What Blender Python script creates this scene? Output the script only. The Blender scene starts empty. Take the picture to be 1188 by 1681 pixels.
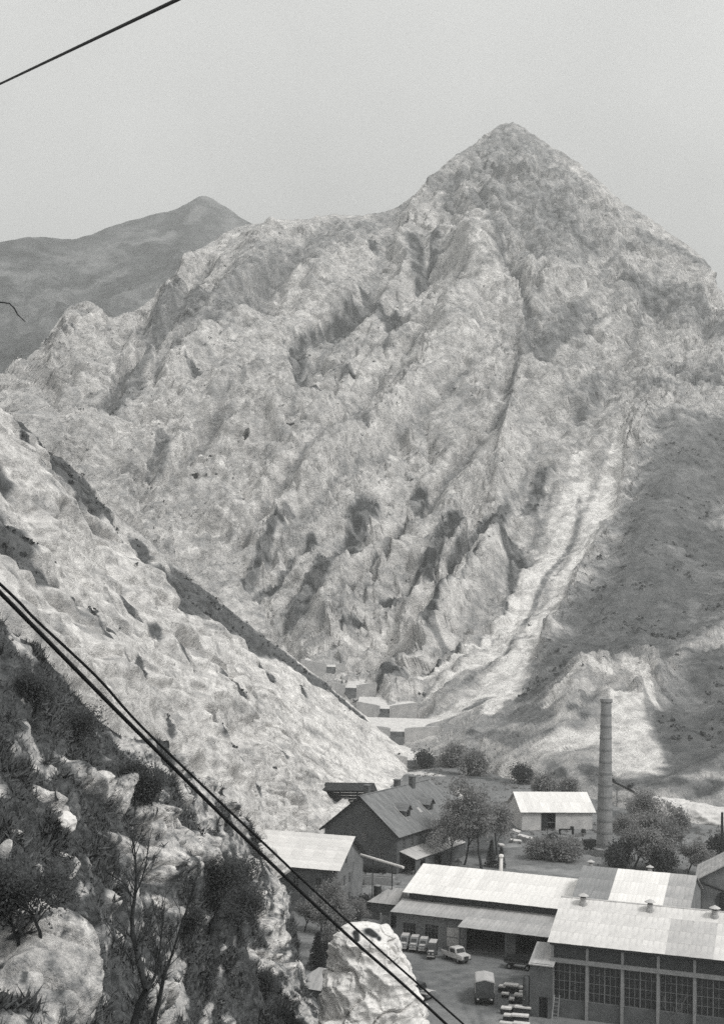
import bpy, bmesh, math, random
import numpy as np
from mathutils import Vector, Matrix

random.seed(7)
rng = np.random.default_rng(11)
scene = bpy.context.scene
col = scene.collection

# ------------------------------------------------------------------ camera
CAM_H = 46.0
FPX, CX, CY = 2200.0, 594.0, 840.5            # focal length and centre on a 1188 x 1681 picture
PITCH, ROLL = math.radians(4.2), math.radians(1.5)
fw = np.array([0, math.cos(PITCH), math.sin(PITCH)])
_r0 = np.array([1.0, 0, 0]); _u0 = np.cross(_r0, fw)
RT = _r0 * math.cos(ROLL) + _u0 * math.sin(ROLL)
UP = -_r0 * math.sin(ROLL) + _u0 * math.cos(ROLL)
EYE = np.array([0, 0, CAM_H])
cam_d = bpy.data.cameras.new('camera'); cam = bpy.data.objects.new('camera', cam_d); col.objects.link(cam)
cam.matrix_world = Matrix(((RT[0], UP[0], -fw[0], EYE[0]), (RT[1], UP[1], -fw[1], EYE[1]), (RT[2], UP[2], -fw[2], EYE[2]), (0, 0, 0, 1)))
cam_d.sensor_fit = 'VERTICAL'; cam_d.sensor_height = 36.0
cam_d.lens = FPX / 1681.0 * 36.0
cam_d.clip_start = 0.1; cam_d.clip_end = 30000
scene.camera = cam

# ------------------------------------------------------------------ world, sun, exposure
SUN_AZ, SUN_EL = math.radians(124), math.radians(50)      # azimuth from +Y towards +X
world = bpy.data.worlds.new('World'); scene.world = world; world.use_nodes = True
nt = world.node_tree; nt.nodes.clear()
wo = nt.nodes.new('ShaderNodeOutputWorld'); bg = nt.nodes.new('ShaderNodeBackground')
sky = nt.nodes.new('ShaderNodeTexSky'); sky.sky_type = 'NISHITA'; sky.sun_disc = False
sky.sun_elevation = SUN_EL; sky.sun_rotation = SUN_AZ; sky.dust_density = 4.0; sky.air_density = 1.0; sky.ozone_density = 1.0
bw = nt.nodes.new('ShaderNodeRGBToBW')
mixw = nt.nodes.new('ShaderNodeMix'); mixw.data_type = 'RGBA'; mixw.blend_type = 'MIX'
mixw.inputs['Factor'].default_value = 0.72
mixw.inputs['B'].default_value = (10.8, 10.85, 10.65, 1)       # even cloud cover over the clear sky
nt.links.new(sky.outputs[0], bw.inputs[0]); nt.links.new(bw.outputs[0], mixw.inputs['A'])
ctc = nt.nodes.new('ShaderNodeTexCoord'); cno = nt.nodes.new('ShaderNodeTexNoise'); cno.inputs['Scale'].default_value = 2.6; cno.inputs['Detail'].default_value = 4; cno.inputs['Roughness'].default_value = 0.55
cmr = nt.nodes.new('ShaderNodeMapRange'); cmr.inputs['From Min'].default_value = 0.3; cmr.inputs['From Max'].default_value = 0.7; cmr.inputs['To Min'].default_value = 0.86; cmr.inputs['To Max'].default_value = 1.12
nt.links.new(ctc.outputs['Generated'], cno.inputs['Vector']); nt.links.new(cno.outputs['Fac'], cmr.inputs['Value'])
cmu = nt.nodes.new('ShaderNodeVectorMath'); cmu.operation = 'SCALE'; nt.links.new(mixw.outputs['Result'], cmu.inputs[0]); nt.links.new(cmr.outputs[0], cmu.inputs['Scale'])
nt.links.new(cmu.outputs[0], bg.inputs['Color']); bg.inputs['Strength'].default_value = 0.1
nt.links.new(bg.outputs[0], wo.inputs['Surface'])
sun_d = bpy.data.lights.new('sun', 'SUN'); sun_d.energy = 2.7; sun_d.angle = math.radians(12); sun_d.color = (1, 0.985, 0.96)
sun = bpy.data.objects.new('sun', sun_d); col.objects.link(sun)
sdir = Vector((math.sin(SUN_AZ) * math.cos(SUN_EL), math.cos(SUN_AZ) * math.cos(SUN_EL), math.sin(SUN_EL)))
sun.rotation_euler = sdir.to_track_quat('Z', 'Y').to_euler(); sun.location = (200, -50, 900)
vs = scene.view_settings
vs.view_transform = 'Standard'; vs.look = 'None'; vs.exposure = 0.10; vs.gamma = 1.0; vs.use_curve_mapping = False
scene.cycles.volume_bounces = 0; scene.cycles.max_bounces = 5; scene.cycles.diffuse_bounces = 2
scene.cycles.glossy_bounces = 2; scene.cycles.transparent_max_bounces = 8
scene.cycles.use_denoising = False

# ------------------------------------------------------------------ helpers
def at(px, py, D):
    d = fw + RT * (px - CX) / FPX - UP * (py - CY) / FPX
    return EYE + d * (D / d[1])
def gz(px, py, z=0.0):
    d = fw + RT * (px - CX) / FPX - UP * (py - CY) / FPX
    return EYE + d * ((z - CAM_H) / d[2])
def project(P):
    v = P - EYE; w = v @ fw
    w = np.where(w < 1, 1, w)
    return np.stack([CX + FPX * (v @ RT) / w, CY - FPX * (v @ UP) / w], -1), w

_T = rng.normal(size=(64, 64, 64, 3)).astype(np.float32)
_T /= np.linalg.norm(_T, axis=-1, keepdims=True)
def gnoise(P):
    P = np.asarray(P, np.float32)
    i = np.floor(P).astype(np.int32); f = P - i
    s = f * f * f * (f * (f * 6 - 15) + 10)
    out = np.zeros(P.shape[:-1], np.float32)
    for dx in (0, 1):
        wx = s[..., 0] if dx else 1 - s[..., 0]; ix = (i[..., 0] + dx) & 63
        for dy in (0, 1):
            wy = s[..., 1] if dy else 1 - s[..., 1]; iy = (i[..., 1] + dy) & 63
            for dz in (0, 1):
                wz = s[..., 2] if dz else 1 - s[..., 2]; iz = (i[..., 2] + dz) & 63
                g = _T[ix, iy, iz]
                out += wx * wy * wz * (g[..., 0] * (f[..., 0] - dx) + g[..., 1] * (f[..., 1] - dy) + g[..., 2] * (f[..., 2] - dz))
    return out * 1.5
def fbm(P, octs=3, lac=2.1, gain=0.5):
    o = 0; a = 1.0; n = 0
    for k in range(octs):
        o = o + a * gnoise(P + 17.3 * k); n += a; P = P * lac; a *= gain
    return o / n
def ridged(P, octs=3, lac=2.1, gain=0.5):
    o = 0; a = 1.0; n = 0
    for k in range(octs):
        o = o + a * (1 - 2 * np.abs(gnoise(P + 9.7 * k))); n += a; P = P * lac; a *= gain
    return o / n
def cracks(P, w=0.07):
    """narrow joints: 1 along the zero lines of a noise field"""
    n = gnoise(P) + 0.35 * gnoise(P * 2.3 + 5.1)
    return np.exp(-(n / w) ** 2)
def blur(A, r, n=2):
    """box blur of a grid of values"""
    for _ in range(n):
        for ax in (0, 1):
            B = np.pad(A, [(r + 1, r) if k == ax else (0, 0) for k in (0, 1)], mode='edge'); c = np.cumsum(B, axis=ax)
            A = (np.take(c, range(2 * r + 1, c.shape[ax]), ax) - np.take(c, range(0, c.shape[ax] - 2 * r - 1), ax)) / (2 * r + 1)
    return A
_J = rng.random((64, 64, 64, 3)).astype(np.float32); _G = rng.normal(size=(64, 64, 64, 4)).astype(np.float32)
def facets(P, tilt=1.0, step=0.35):
    """broken rock: every cell of a random partition is its own tilted flat face"""
    shp = P.shape[:-1]; P = np.asarray(P, np.float32).reshape(-1, 3)
    i = np.floor(P).astype(np.int32); best = np.full(len(P), 9.0, np.float32); val = np.zeros(len(P), np.float32)
    for dx in (-1, 0, 1):
        for dy in (-1, 0, 1):
            for dz in (-1, 0, 1):
                c = i + np.array([dx, dy, dz], np.int32); k = (c[:, 0] & 63, c[:, 1] & 63, c[:, 2] & 63)
                v = P - (c + _J[k]); d = np.einsum('ij,ij->i', v, v); m = d < best
                if m.any():
                    g = _G[k[0][m], k[1][m], k[2][m]]; best[m] = d[m]; val[m] = tilt * np.einsum('ij,ij->i', v[m], g[:, :3]) + step * g[:, 3]
    return val.reshape(shp)
def sstep(a, b, x):
    t = np.clip((x - a) / (b - a), 0, 1); return t * t * (3 - 2 * t)

def cr_weights(n, k, warp=None):
    """n samples of a Catmull-Rom spline through k points, as an n x k matrix"""
    W = np.zeros((n, k)); t = np.linspace(0, 1, n)
    if warp is not None: t = np.interp(t, *warp)
    t = t * (k - 1)
    for r, x in enumerate(t):
        i = min(int(x), k - 2); f = x - i
        w = (-0.5 * f + f * f - 0.5 * f ** 3, 1 - 2.5 * f * f + 1.5 * f ** 3, 0.5 * f + 2 * f * f - 1.5 * f ** 3, -0.5 * f * f + 0.5 * f ** 3)
        for q, ww in zip((i - 1, i, i + 1, i + 2), w):
            W[r, min(max(q, 0), k - 1)] += ww
    return W
def resample(pts, n):
    pts = np.array(pts, float); k = len(pts)
    d = cr_weights(40 * k, k) @ pts
    s = np.concatenate([[0], np.cumsum(np.linalg.norm(np.diff(d, axis=0), axis=1))])
    t = np.linspace(0, s[-1], n)
    return np.stack([np.interp(t, s, d[:, c]) for c in range(3)], -1)
def loft(columns, nr, nc, nback, back, K=26, wr=None, wc=None):
    """columns: 3-D fall lines from crest to foot; the far side of the crest is added behind it"""
    G = []
    for c in columns:
        front = resample(c, K)
        kb = 5; t = np.linspace(1, 0, kb + 1)[:-1][:, None]
        G.append(np.concatenate([front[0] + t * np.array(back(front[0])), front]))
    G = np.array(G)                                  # cols, rows, 3
    Kb = 5
    Wb = cr_weights(nback, Kb + 1)[:-1]
    Wf = cr_weights(nr, K, wr)
    Wc = cr_weights(nc, len(columns), wc)
    rows = np.concatenate([np.einsum('rk,ckx->rcx', Wb, G[:, :Kb + 1]), np.einsum('rk,ckx->rcx', Wf, G[:, Kb:])])
    return np.einsum('nc,rcx->rnx', Wc, rows)        # rows, cols, 3
def normals(P):
    du = np.gradient(P, axis=1); dv = np.gradient(P, axis=0)
    n = np.cross(du, dv); n /= (np.linalg.norm(n, axis=-1, keepdims=True) + 1e-9)
    return n

class Strokes:
    """zones drawn as chains of points lying on a surface; distances are measured in space"""
    def __init__(self, P, r0=0, step=3, widen=1.0):
        self.widen = widen
        q = P[r0::step, ::step].reshape(-1, 3); self.q = q
        self.pp, self.w = project(q)
    def hit(self, x, y):
        d = (self.pp[:, 0] - x) ** 2 + (self.pp[:, 1] - y) ** 2
        cand = np.where(d < d.min() + 25)[0]
        return self.q[cand[np.argmin(self.w[cand])]], self.w[cand].min()
    def chain(self, pts):
        o = []; fine = [pts[0]]
        for a, b in zip(pts[:-1], pts[1:]):
            n = max(1, int(math.hypot(b[0] - a[0], b[1] - a[1]) / 9))
            fine += [tuple(a[i] + (b[i] - a[i]) * k / n for i in range(3)) for k in range(1, n + 1)]
        for x, y, r in fine:
            p, w = self.hit(x, y); o.append([p, self.widen * r * w / FPX])
        for _ in range(3):
            q = [c[0] for c in o]
            for i in range(1, len(o) - 1): o[i][0] = (q[i - 1] + 2 * q[i] + q[i + 1]) / 4
        return o
    def field(self, V, pts, wob=None):
        """0 at the middle line of the chain, 1 at its edge"""
        c = self.chain(pts); V = V.reshape(-1, 3)
        best = np.full(len(V), 9.0, np.float32)
        if len(c) == 1: c = c + [c[0]]
        Rm = max(r for _, r in c) * 1.9; cp = np.array([p for p, _ in c])
        sel = np.where(np.all((V > cp.min(0) - Rm) & (V < cp.max(0) + Rm), axis=1))[0]; VS = V[sel]; bs = best[sel]
        for (a, ra), (b, rb) in zip(c[:-1], c[1:]):
            R_ = max(ra, rb) * 1.9
            lo = np.minimum(a, b) - R_; hi = np.maximum(a, b) + R_
            m = np.where(np.all((VS > lo) & (VS < hi), axis=1))[0]
            if not len(m): continue
            v = VS[m]; ab = b - a; L = ab @ ab
            t = np.clip(((v - a) @ ab) / L, 0, 1) if L > 1e-9 else np.zeros(len(v))
            d = np.linalg.norm(v - (a + t[:, None] * ab), axis=1) / (ra + (rb - ra) * t)
            bs[m] = np.minimum(bs[m], d)
        best[sel] = bs
        if wob is not None: best = best * (1 + wob.ravel())
        return best

def add_mesh(name, P, faces=None, mat=None, parent=None, attrs=None, smooth=True, quads_grid=None):
    me = bpy.data.meshes.new(name)
    if quads_grid is not None:
        nr, nc = quads_grid
        idx = np.arange(nr * nc).reshape(nr, nc)
        f = np.stack([idx[:-1, :-1], idx[1:, :-1], idx[1:, 1:], idx[:-1, 1:]], -1).reshape(-1, 4)
    else:
        f = np.asarray(faces)
    V = np.asarray(P, np.float32).reshape(-1, 3)
    k = f.shape[1]
    me.vertices.add(len(V)); me.vertices.foreach_set('co', V.ravel())
    me.loops.add(f.size); me.loops.foreach_set('vertex_index', f.ravel().astype(np.int32))
    me.polygons.add(len(f)); me.polygons.foreach_set('loop_start', (np.arange(len(f)) * k).astype(np.int32))
    me.polygons.foreach_set('loop_total', np.full(len(f), k, np.int32))
    me.polygons.foreach_set('use_smooth', np.full(len(f), smooth, bool))
    for n, a in (attrs or {}).items():
        at_ = me.attributes.new(n, 'FLOAT', 'POINT'); at_.data.foreach_set('value', np.asarray(a, np.float32).ravel())
    me.update(calc_edges=True)
    if mat: me.materials.append(mat)
    o = bpy.data.objects.new(name, me); col.objects.link(o)
    if parent: o.parent = parent
    return o

class MB:
    """collects shapes for one mesh"""
    def __init__(self): self.v = []; self.f = []
    def add(self, vs, fs):
        n = len(self.v); self.v += [tuple(p) for p in vs]; self.f += [tuple(i + n for i in q) for q in fs]; return self
    def box(self, x0, x1, y0, y1, z0, z1):
        return self.add([(x0, y0, z0), (x1, y0, z0), (x1, y1, z0), (x0, y1, z0), (x0, y0, z1), (x1, y0, z1), (x1, y1, z1), (x0, y1, z1)],
                        [(0, 3, 2, 1), (4, 5, 6, 7), (0, 1, 5, 4), (1, 2, 6, 5), (2, 3, 7, 6), (3, 0, 4, 7)])
    def prism(self, prof, a, b, axis='y'):
        """closed 2-D profile swept along an axis; profile in the other two axes"""
        n = len(prof)
        def pt(p, t):
            return (p[0], t, p[1]) if axis == 'y' else ((t, p[0], p[1]) if axis == 'x' else (p[0], p[1], t))
        vs = [pt(p, a) for p in prof] + [pt(p, b) for p in prof]
        fs = [tuple(range(n)), tuple(range(2 * n - 1, n - 1, -1))] + [(i, i + n, (i + 1) % n + n, (i + 1) % n) for i in range(n)]
        return self.add(vs, fs)
    def tube(self, pts, rad, seg=8, cap=True):
        pts = [Vector(p) for p in pts]; n = len(pts); rad = rad if hasattr(rad, '__len__') else [rad] * n
        vs = []; ref = Vector((0.13, 0.31, 0.94))
        for i, p in enumerate(pts):
            t = (pts[min(i + 1, n - 1)] - pts[max(i - 1, 0)]).normalized()
            a = t.cross(ref)
            if a.length < 1e-3: a = t.cross(Vector((1, 0, 0)))
            a.normalize(); b = t.cross(a)
            for k in range(seg):
                q = 2 * math.pi * k / seg
                vs.append(p + (a * math.cos(q) + b * math.sin(q)) * rad[i])
        fs = [(i * seg + k, i * seg + (k + 1) % seg, (i + 1) * seg + (k + 1) % seg, (i + 1) * seg + k) for i in range(n - 1) for k in range(seg)]
        if cap: fs += [tuple(range(seg - 1, -1, -1)), tuple((n - 1) * seg + k for k in range(seg))]
        return self.add(vs, fs)
    def lathe(self, prof, c=(0, 0, 0), seg=16):
        """profile of (radius, height) turned about z"""
        vs = []; n = len(prof)
        for r, z in prof:
            for k in range(seg):
                q = 2 * math.pi * k / seg; vs.append((c[0] + r * math.cos(q), c[1] + r * math.sin(q), c[2] + z))
        fs = [(i * seg + k, i * seg + (k + 1) % seg, (i + 1) * seg + (k + 1) % seg, (i + 1) * seg + k) for i in range(n - 1) for k in range(seg)]
        fs += [tuple(range(seg - 1, -1, -1)), tuple((n - 1) * seg + k for k in range(seg))]
        return self.add(vs, fs)
    def slab(self, a, b, c, d, th):
        """quad plate with thickness below it"""
        a, b, c, d = map(Vector, (a, b, c, d)); n = (b - a).cross(d - a).normalized() * th
        return self.add([a, b, c, d, a - n, b - n, c - n, d - n], [(0, 1, 2, 3), (7, 6, 5, 4), (0, 4, 5, 1), (1, 5, 6, 2), (2, 6, 7, 3), (3, 7, 4, 0)])
    def build(self, name, mat, parent=None, smooth=False, bevel=0.0, loc=None):
        me = bpy.data.meshes.new(name); me.from_pydata([tuple(p) for p in self.v], [], self.f)
        bm = bmesh.new(); bm.from_mesh(me); bmesh.ops.recalc_face_normals(bm, faces=bm.faces)
        if bevel: bmesh.ops.bevel(bm, geom=list(bm.edges), offset=bevel, segments=2, affect='EDGES', clamp_overlap=True)
        bm.to_mesh(me); bm.free()
        if smooth: me.polygons.foreach_set('use_smooth', np.full(len(me.polygons), True))
        me.materials.append(mat)
        o = bpy.data.objects.new(name, me); col.objects.link(o)
        if parent: o.parent = parent
        if loc: o.location = loc
        return o
def mesh_part(name, me, parent, loc=(0, 0, 0), rz=0.0):
    o = bpy.data.objects.new(name, me); col.objects.link(o); o.parent = parent; o.location = loc; o.rotation_euler = (0, 0, rz); return o
def tag(o, label=None, cat=None, group=None, kind=None):
    if label: o['label'] = label
    if cat: o['category'] = cat
    if group: o['group'] = group
    if kind: o['kind'] = kind
    return o
def thing(name, label, cat, loc=(0, 0, 0), rz=0.0, group=None):
    o = bpy.data.objects.new(name, None); col.objects.link(o); o.empty_display_size = 0.2
    o.location = loc; o.rotation_euler = (0, 0, rz)
    return tag(o, label, cat, group)
def copy_tree(o, parent=None):
    c = o.copy(); col.objects.link(c); c.parent = parent
    for ch in list(o.children): copy_tree(ch, c)
    return c

# ------------------------------------------------------------------ materials
def gcol(v, cool=0.5):
    """monochrome print: dark tones lean cool, light ones warm"""
    k = (0.35 - v) * 0.10 * cool * 2
    return (max(v * (1 - max(k, -0.012) * 1.6), 0.002), v, v * (1 + max(k, -0.03) * 0.9), 1)
def new_mat(name):
    m = bpy.data.materials.new(name); m.use_nodes = True
    n = m.node_tree; p = n.nodes['Principled BSDF']; p.inputs['Specular IOR Level'].default_value = 0.15
    return m, n, p
def plain(name, v, rough=0.8, var=0.25, scale=2.0, bump=0.0, bscale=8.0, spec=0.15, metallic=0.0, rand=0.0, stretch=(1, 1, 1)):
    m, n, p = new_mat(name); L = n.links
    tc = n.nodes.new('ShaderNodeTexCoord'); mp = n.nodes.new('ShaderNodeMapping'); mp.inputs['Scale'].default_value = stretch
    L.new(tc.outputs['Object'], mp.inputs['Vector'])
    nz = n.nodes.new('ShaderNodeTexNoise'); nz.inputs['Scale'].default_value = scale; nz.inputs['Detail'].default_value = 6; nz.inputs['Roughness'].default_value = 0.65
    L.new(mp.outputs[0], nz.inputs['Vector'])
    cr = n.nodes.new('ShaderNodeValToRGB'); e = cr.color_ramp.elements
    e[0].position = 0.28; e[1].position = 0.72
    e[0].color = gcol(v * (1 - var)); e[1].color = gcol(min(v * (1 + var), 0.92))
    L.new(nz.outputs['Fac'], cr.inputs['Fac'])
    out = cr.outputs['Color']
    if rand:
        oi = n.nodes.new('ShaderNodeObjectInfo'); mr = n.nodes.new('ShaderNodeMapRange')
        mr.inputs['To Min'].default_value = 1 - rand; mr.inputs['To Max'].default_value = 1.0 + rand * 0.3
        L.new(oi.outputs['Random'], mr.inputs['Value'])
        hs = n.nodes.new('ShaderNodeHueSaturation'); L.new(mr.outputs[0], hs.inputs['Value']); L.new(out, hs.inputs['Color']); out = hs.outputs['Color']
    L.new(out, p.inputs['Base Color'])
    p.inputs['Roughness'].default_value = rough; p.inputs['Specular IOR Level'].default_value = spec; p.inputs['Metallic'].default_value = metallic
    if bump:
        nb = n.nodes.new('ShaderNodeTexNoise'); nb.inputs['Scale'].default_value = bscale; nb.inputs['Detail'].default_value = 5
        L.new(mp.outputs[0], nb.inputs['Vector'])
        b = n.nodes.new('ShaderNodeBump'); b.inputs['Strength'].default_value = bump; b.inputs['Distance'].default_value = 0.05
        L.new(nb.outputs['Fac'], b.inputs['Height']); L.new(b.outputs[0], p.inputs['Normal'])
    return m
def terrain_mat(name, fine, bump_d, fine2=None, contrast=0.35, cell=0.0):
    """albedo from the surface's own zone attribute, broken up by grain"""
    m, n, p = new_mat(name); L = n.links
    a = n.nodes.new('ShaderNodeAttribute'); a.attribute_name = 'albedo'
    tc = n.nodes.new('ShaderNodeTexCoord')
    n1 = n.nodes.new('ShaderNodeTexNoise'); n1.inputs['Scale'].default_value = fine; n1.inputs['Detail'].default_value = 12; n1.inputs['Roughness'].default_value = 0.78
    L.new(tc.outputs['Object'], n1.inputs['Vector'])
    mr = n.nodes.new('ShaderNodeMapRange'); mr.inputs['From Min'].default_value = 0.3; mr.inputs['From Max'].default_value = 0.7
    mr.inputs['To Min'].default_value = 1 - contrast; mr.inputs['To Max'].default_value = 1 + contrast
    L.new(n1.outputs['Fac'], mr.inputs['Value'])
    mu = n.nodes.new('ShaderNodeMath'); mu.operation = 'MULTIPLY'; L.new(a.outputs['Fac'], mu.inputs[0]); L.new(mr.outputs[0], mu.inputs[1])
    cr = n.nodes.new('ShaderNodeValToRGB'); e = cr.color_ramp.elements
    e[0].position = 0.0; e[0].color = gcol(0.003); e[1].position = 1.0; e[1].color = gcol(1.0)
    for v in (0.05, 0.12, 0.3, 0.6):
        el = cr.color_ramp.elements.new(v); el.color = gcol(v)
    L.new(mu.outputs[0], cr.inputs['Fac']); L.new(cr.outputs[0], p.inputs['Base Color'])
    p.inputs['Roughness'].default_value = 0.95; p.inputs['Specular IOR Level'].default_value = 0.08
    n2 = n.nodes.new('ShaderNodeTexNoise'); n2.inputs['Scale'].default_value = fine2 or fine * 1.6; n2.inputs['Detail'].default_value = 12; n2.inputs['Roughness'].default_value = 0.68
    L.new(tc.outputs['Object'], n2.inputs['Vector'])
    h = n2.outputs['Fac']
    if cell:
        # fractured blocks: warped cells, each standing a little higher or lower than its neighbours
        wn = n.nodes.new('ShaderNodeTexNoise'); wn.inputs['Scale'].default_value = cell * 1.3; wn.inputs['Detail'].default_value = 3
        L.new(tc.outputs['Object'], wn.inputs['Vector'])
        wm = n.nodes.new('ShaderNodeVectorMath'); wm.operation = 'MULTIPLY_ADD'; k = 0.9 / cell; wm.inputs[1].default_value = (k, k, k)
        L.new(wn.outputs['Color'], wm.inputs[0]); L.new(tc.outputs['Object'], wm.inputs[2])
        mpn = n.nodes.new('ShaderNodeMapping'); mpn.inputs['Rotation'].default_value = (0.5, 0.75, 0.4); mpn.inputs['Scale'].default_value = (0.5, 1.0, 1.3); L.new(wm.outputs[0], mpn.inputs['Vector'])
        for sc, am in ((cell, 0.4), (cell * 2.9, 0.2)):
            v = n.nodes.new('ShaderNodeTexVoronoi'); v.inputs['Scale'].default_value = sc; L.new(mpn.outputs[0], v.inputs['Vector'])
            ma = n.nodes.new('ShaderNodeMath'); ma.operation = 'MULTIPLY_ADD'; ma.inputs[1].default_value = am; L.new(v.outputs['Color'], ma.inputs[0]); L.new(h, ma.inputs[2]); h = ma.outputs[0]
    b = n.nodes.new('ShaderNodeBump'); b.inputs['Strength'].default_value = 1.0; b.inputs['Distance'].default_value = bump_d
    L.new(h, b.inputs['Height']); L.new(b.outputs[0], p.inputs['Normal'])
    return m
def wave_mat(name, v, scale, var=0.12, rand=0.0, direction='X', rough=0.75, bump=0.3, dirt=0.7):
    """corrugated sheet"""
    m = plain(name, v, rough, var * 1.5, dirt, rand=rand, stretch=(1.6, 0.5, 0.5)); n = m.node_tree; p = n.nodes['Principled BSDF']
    tc = n.nodes.new('ShaderNodeTexCoord'); w = n.nodes.new('ShaderNodeTexWave'); w.bands_direction = direction; w.inputs['Scale'].default_value = scale
    n.links.new(tc.outputs['Object'], w.inputs['Vector'])
    b = n.nodes.new('ShaderNodeBump'); b.inputs['Strength'].default_value = bump; b.inputs['Distance'].default_value = 0.05
    n.links.new(w.outputs['Fac'], b.inputs['Height']); n.links.new(b.outputs[0], p.inputs['Normal'])
    return m
M = {}
M['rock_far'] = terrain_mat('mountain limestone and grass', 0.24, 3.8, 0.16, 0.5, cell=0.085)
M['rock_mid'] = terrain_mat('slope limestone and grass', 0.6, 1.3, 0.5, 0.45, cell=0.28)
M['rock_near'] = terrain_mat('hillside rock and turf', 2.2, 0.42, 1.5, 0.8, cell=1.1)
M['soil'] = terrain_mat('valley soil and grass', 0.5, 0.12, 1.5, 0.30)
M['pinnacle'] = terrain_mat('pale limestone', 1.3, 0.11, 1.2, 0.24, cell=0.9)
M['ridge'] = terrain_mat('wooded far ridge', 0.05, 7.0, 0.07, 0.5)
M['roof_white'] = wave_mat('whitewashed sheet roofing', 0.80, 0.55, 0.06, rand=0.10)
M['roof_sheet'] = wave_mat('pale fibre cement sheet', 0.66, 0.55, 0.12, rand=0.08)
M['roof_grey'] = wave_mat('grey fibre cement sheet', 0.26, 0.55, 0.15, rand=0.08)
M['roof_palegrey'] = wave_mat('weathered pale sheet', 0.50, 0.55, 0.12, rand=0.08)
M['roof_dull'] = wave_mat('dull light sheet', 0.40, 0.55, 0.18, rand=0.12)
M['tile_roof'] = wave_mat('weathered clay tile roof', 0.19, 0.8, 0.25, direction='Y', bump=0.2)
M['brick_wall'] = plain('old brick wall', 0.11, 0.9, 0.3, 0.8, 0.6, 9)
M['plaster_dark'] = plain('grimy plaster', 0.12, 0.9, 0.3, 0.7, 0.3, 4)
M['plaster_mid'] = plain('grey plaster', 0.20, 0.9, 0.3, 0.7, 0.3, 4)
M['plaster_light'] = plain('whitewashed wall', 0.50, 0.9, 0.22, 0.6, 0.3, 4)
M['panel_dark'] = plain('dark infill panel', 0.07, 0.85, 0.25, 0.9)
M['concrete'] = plain('weathered concrete', 0.28, 0.9, 0.2, 1.2, 0.3, 8)
M['concrete_dark'] = plain('stained concrete', 0.10, 0.9, 0.35, 1.0, 0.3, 8)
M['dam'] = plain('dam masonry', 0.46, 0.9, 0.25, 0.35, 0.4, 2)
M['dam_wet'] = plain('wet spillway masonry', 0.17, 0.8, 0.4, 0.5, 0.4, 2)
M['glass'] = plain('dark window glass', 0.03, 0.12, 0.3, 1.0, spec=0.5)
M['frame'] = plain('steel window bars', 0.2, 0.7, 0.2, 2.0)
M['frame_light'] = plain('pale window frame', 0.35, 0.8, 0.2, 2.0)
M['dark_wood'] = plain('tarred timber', 0.035, 0.9, 0.4, 1.5, stretch=(1, 1, 4), rand=0.4)
M['grey_wood'] = plain('weathered timber', 0.22, 0.9, 0.35, 1.5, rand=0.3)
M['chimney'] = plain('chimney brickwork', 0.27, 0.9, 0.25, 1.2, 0.6, 6)
M['band'] = plain('iron chimney band', 0.2, 0.7, 0.3, 2.0)
M['metal_light'] = plain('galvanised metal', 0.45, 0.5, 0.2, 3.0, metallic=0.3)
M['metal_dark'] = plain('rusty dark metal', 0.03, 0.7, 0.4, 2.0)
M['pipe_white'] = plain('white painted pipe', 0.7, 0.6, 0.1, 2.0)
M['cable'] = plain('black cable sheath', 0.014, 0.6, 0.3, 6.0)
M['bark'] = plain('tree bark', 0.045, 0.95, 0.4, 6.0, 0.5, 20)
M['leaf'] = plain('mid green foliage', 0.28, 0.9, 0.5, 0.35)
M['leaf_pale'] = plain('young pale foliage', 0.32, 0.9, 0.4, 0.35)
M['leaf_dark'] = plain('dark foliage', 0.11, 0.9, 0.5, 0.5)
M['turf'] = plain('hillside turf blades', 0.105, 0.95, 0.6, 0.3)
M['scrub'] = plain('mountain scrub leaves', 0.08, 0.95, 0.4, 0.02)
M['canvas'] = plain('faded truck canvas', 0.42, 0.9, 0.15, 1.0, 0.3, 3)
M['canvas_back'] = plain('dark canvas flap', 0.075, 0.9, 0.25, 1.2, 0.3, 3)
M['paint_pale'] = plain('pale vehicle paint', 0.50, 0.35, 0.12, 1.0, spec=0.5)
M['paint_grey'] = plain('grey vehicle paint', 0.20, 0.4, 0.2, 1.0, spec=0.5)
M['paint_dark'] = plain('dark vehicle paint', 0.05, 0.4, 0.3, 1.0, spec=0.5)
M['tyre'] = plain('tyre rubber', 0.012, 0.9, 0.2, 4.0)
M['slab_stone'] = plain('cut pale stone', 0.62, 0.9, 0.2, 2.0, rand=0.25)
M['slab_lower'] = plain('dark lower stone', 0.06, 0.9, 0.4, 2.0, rand=0.3)
M['rubble'] = plain('white quarry rubble', 0.62, 0.95, 0.25, 0.8, 0.8, 2.0)
M['boulder'] = plain('white limestone boulder', 0.70, 0.95, 0.15, 1.2, 0.6, 4.0)
for k in ('leaf', 'leaf_pale', 'leaf_dark'):
    # thin leaves let part of the light through
    n = M[k].node_tree; p_ = n.nodes['Principled BSDF']; o_ = n.nodes['Material Output']; tr = n.nodes.new('ShaderNodeBsdfTranslucent'); mx = n.nodes.new('ShaderNodeMixShader'); mx.inputs[0].default_value = 0.4
    n.links.new(p_.inputs['Base Color'].links[0].from_socket, tr.inputs['Color']); n.links.new(p_.outputs[0], mx.inputs[1]); n.links.new(tr.outputs[0], mx.inputs[2]); n.links.new(mx.outputs[0], o_.inputs['Surface'])

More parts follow.
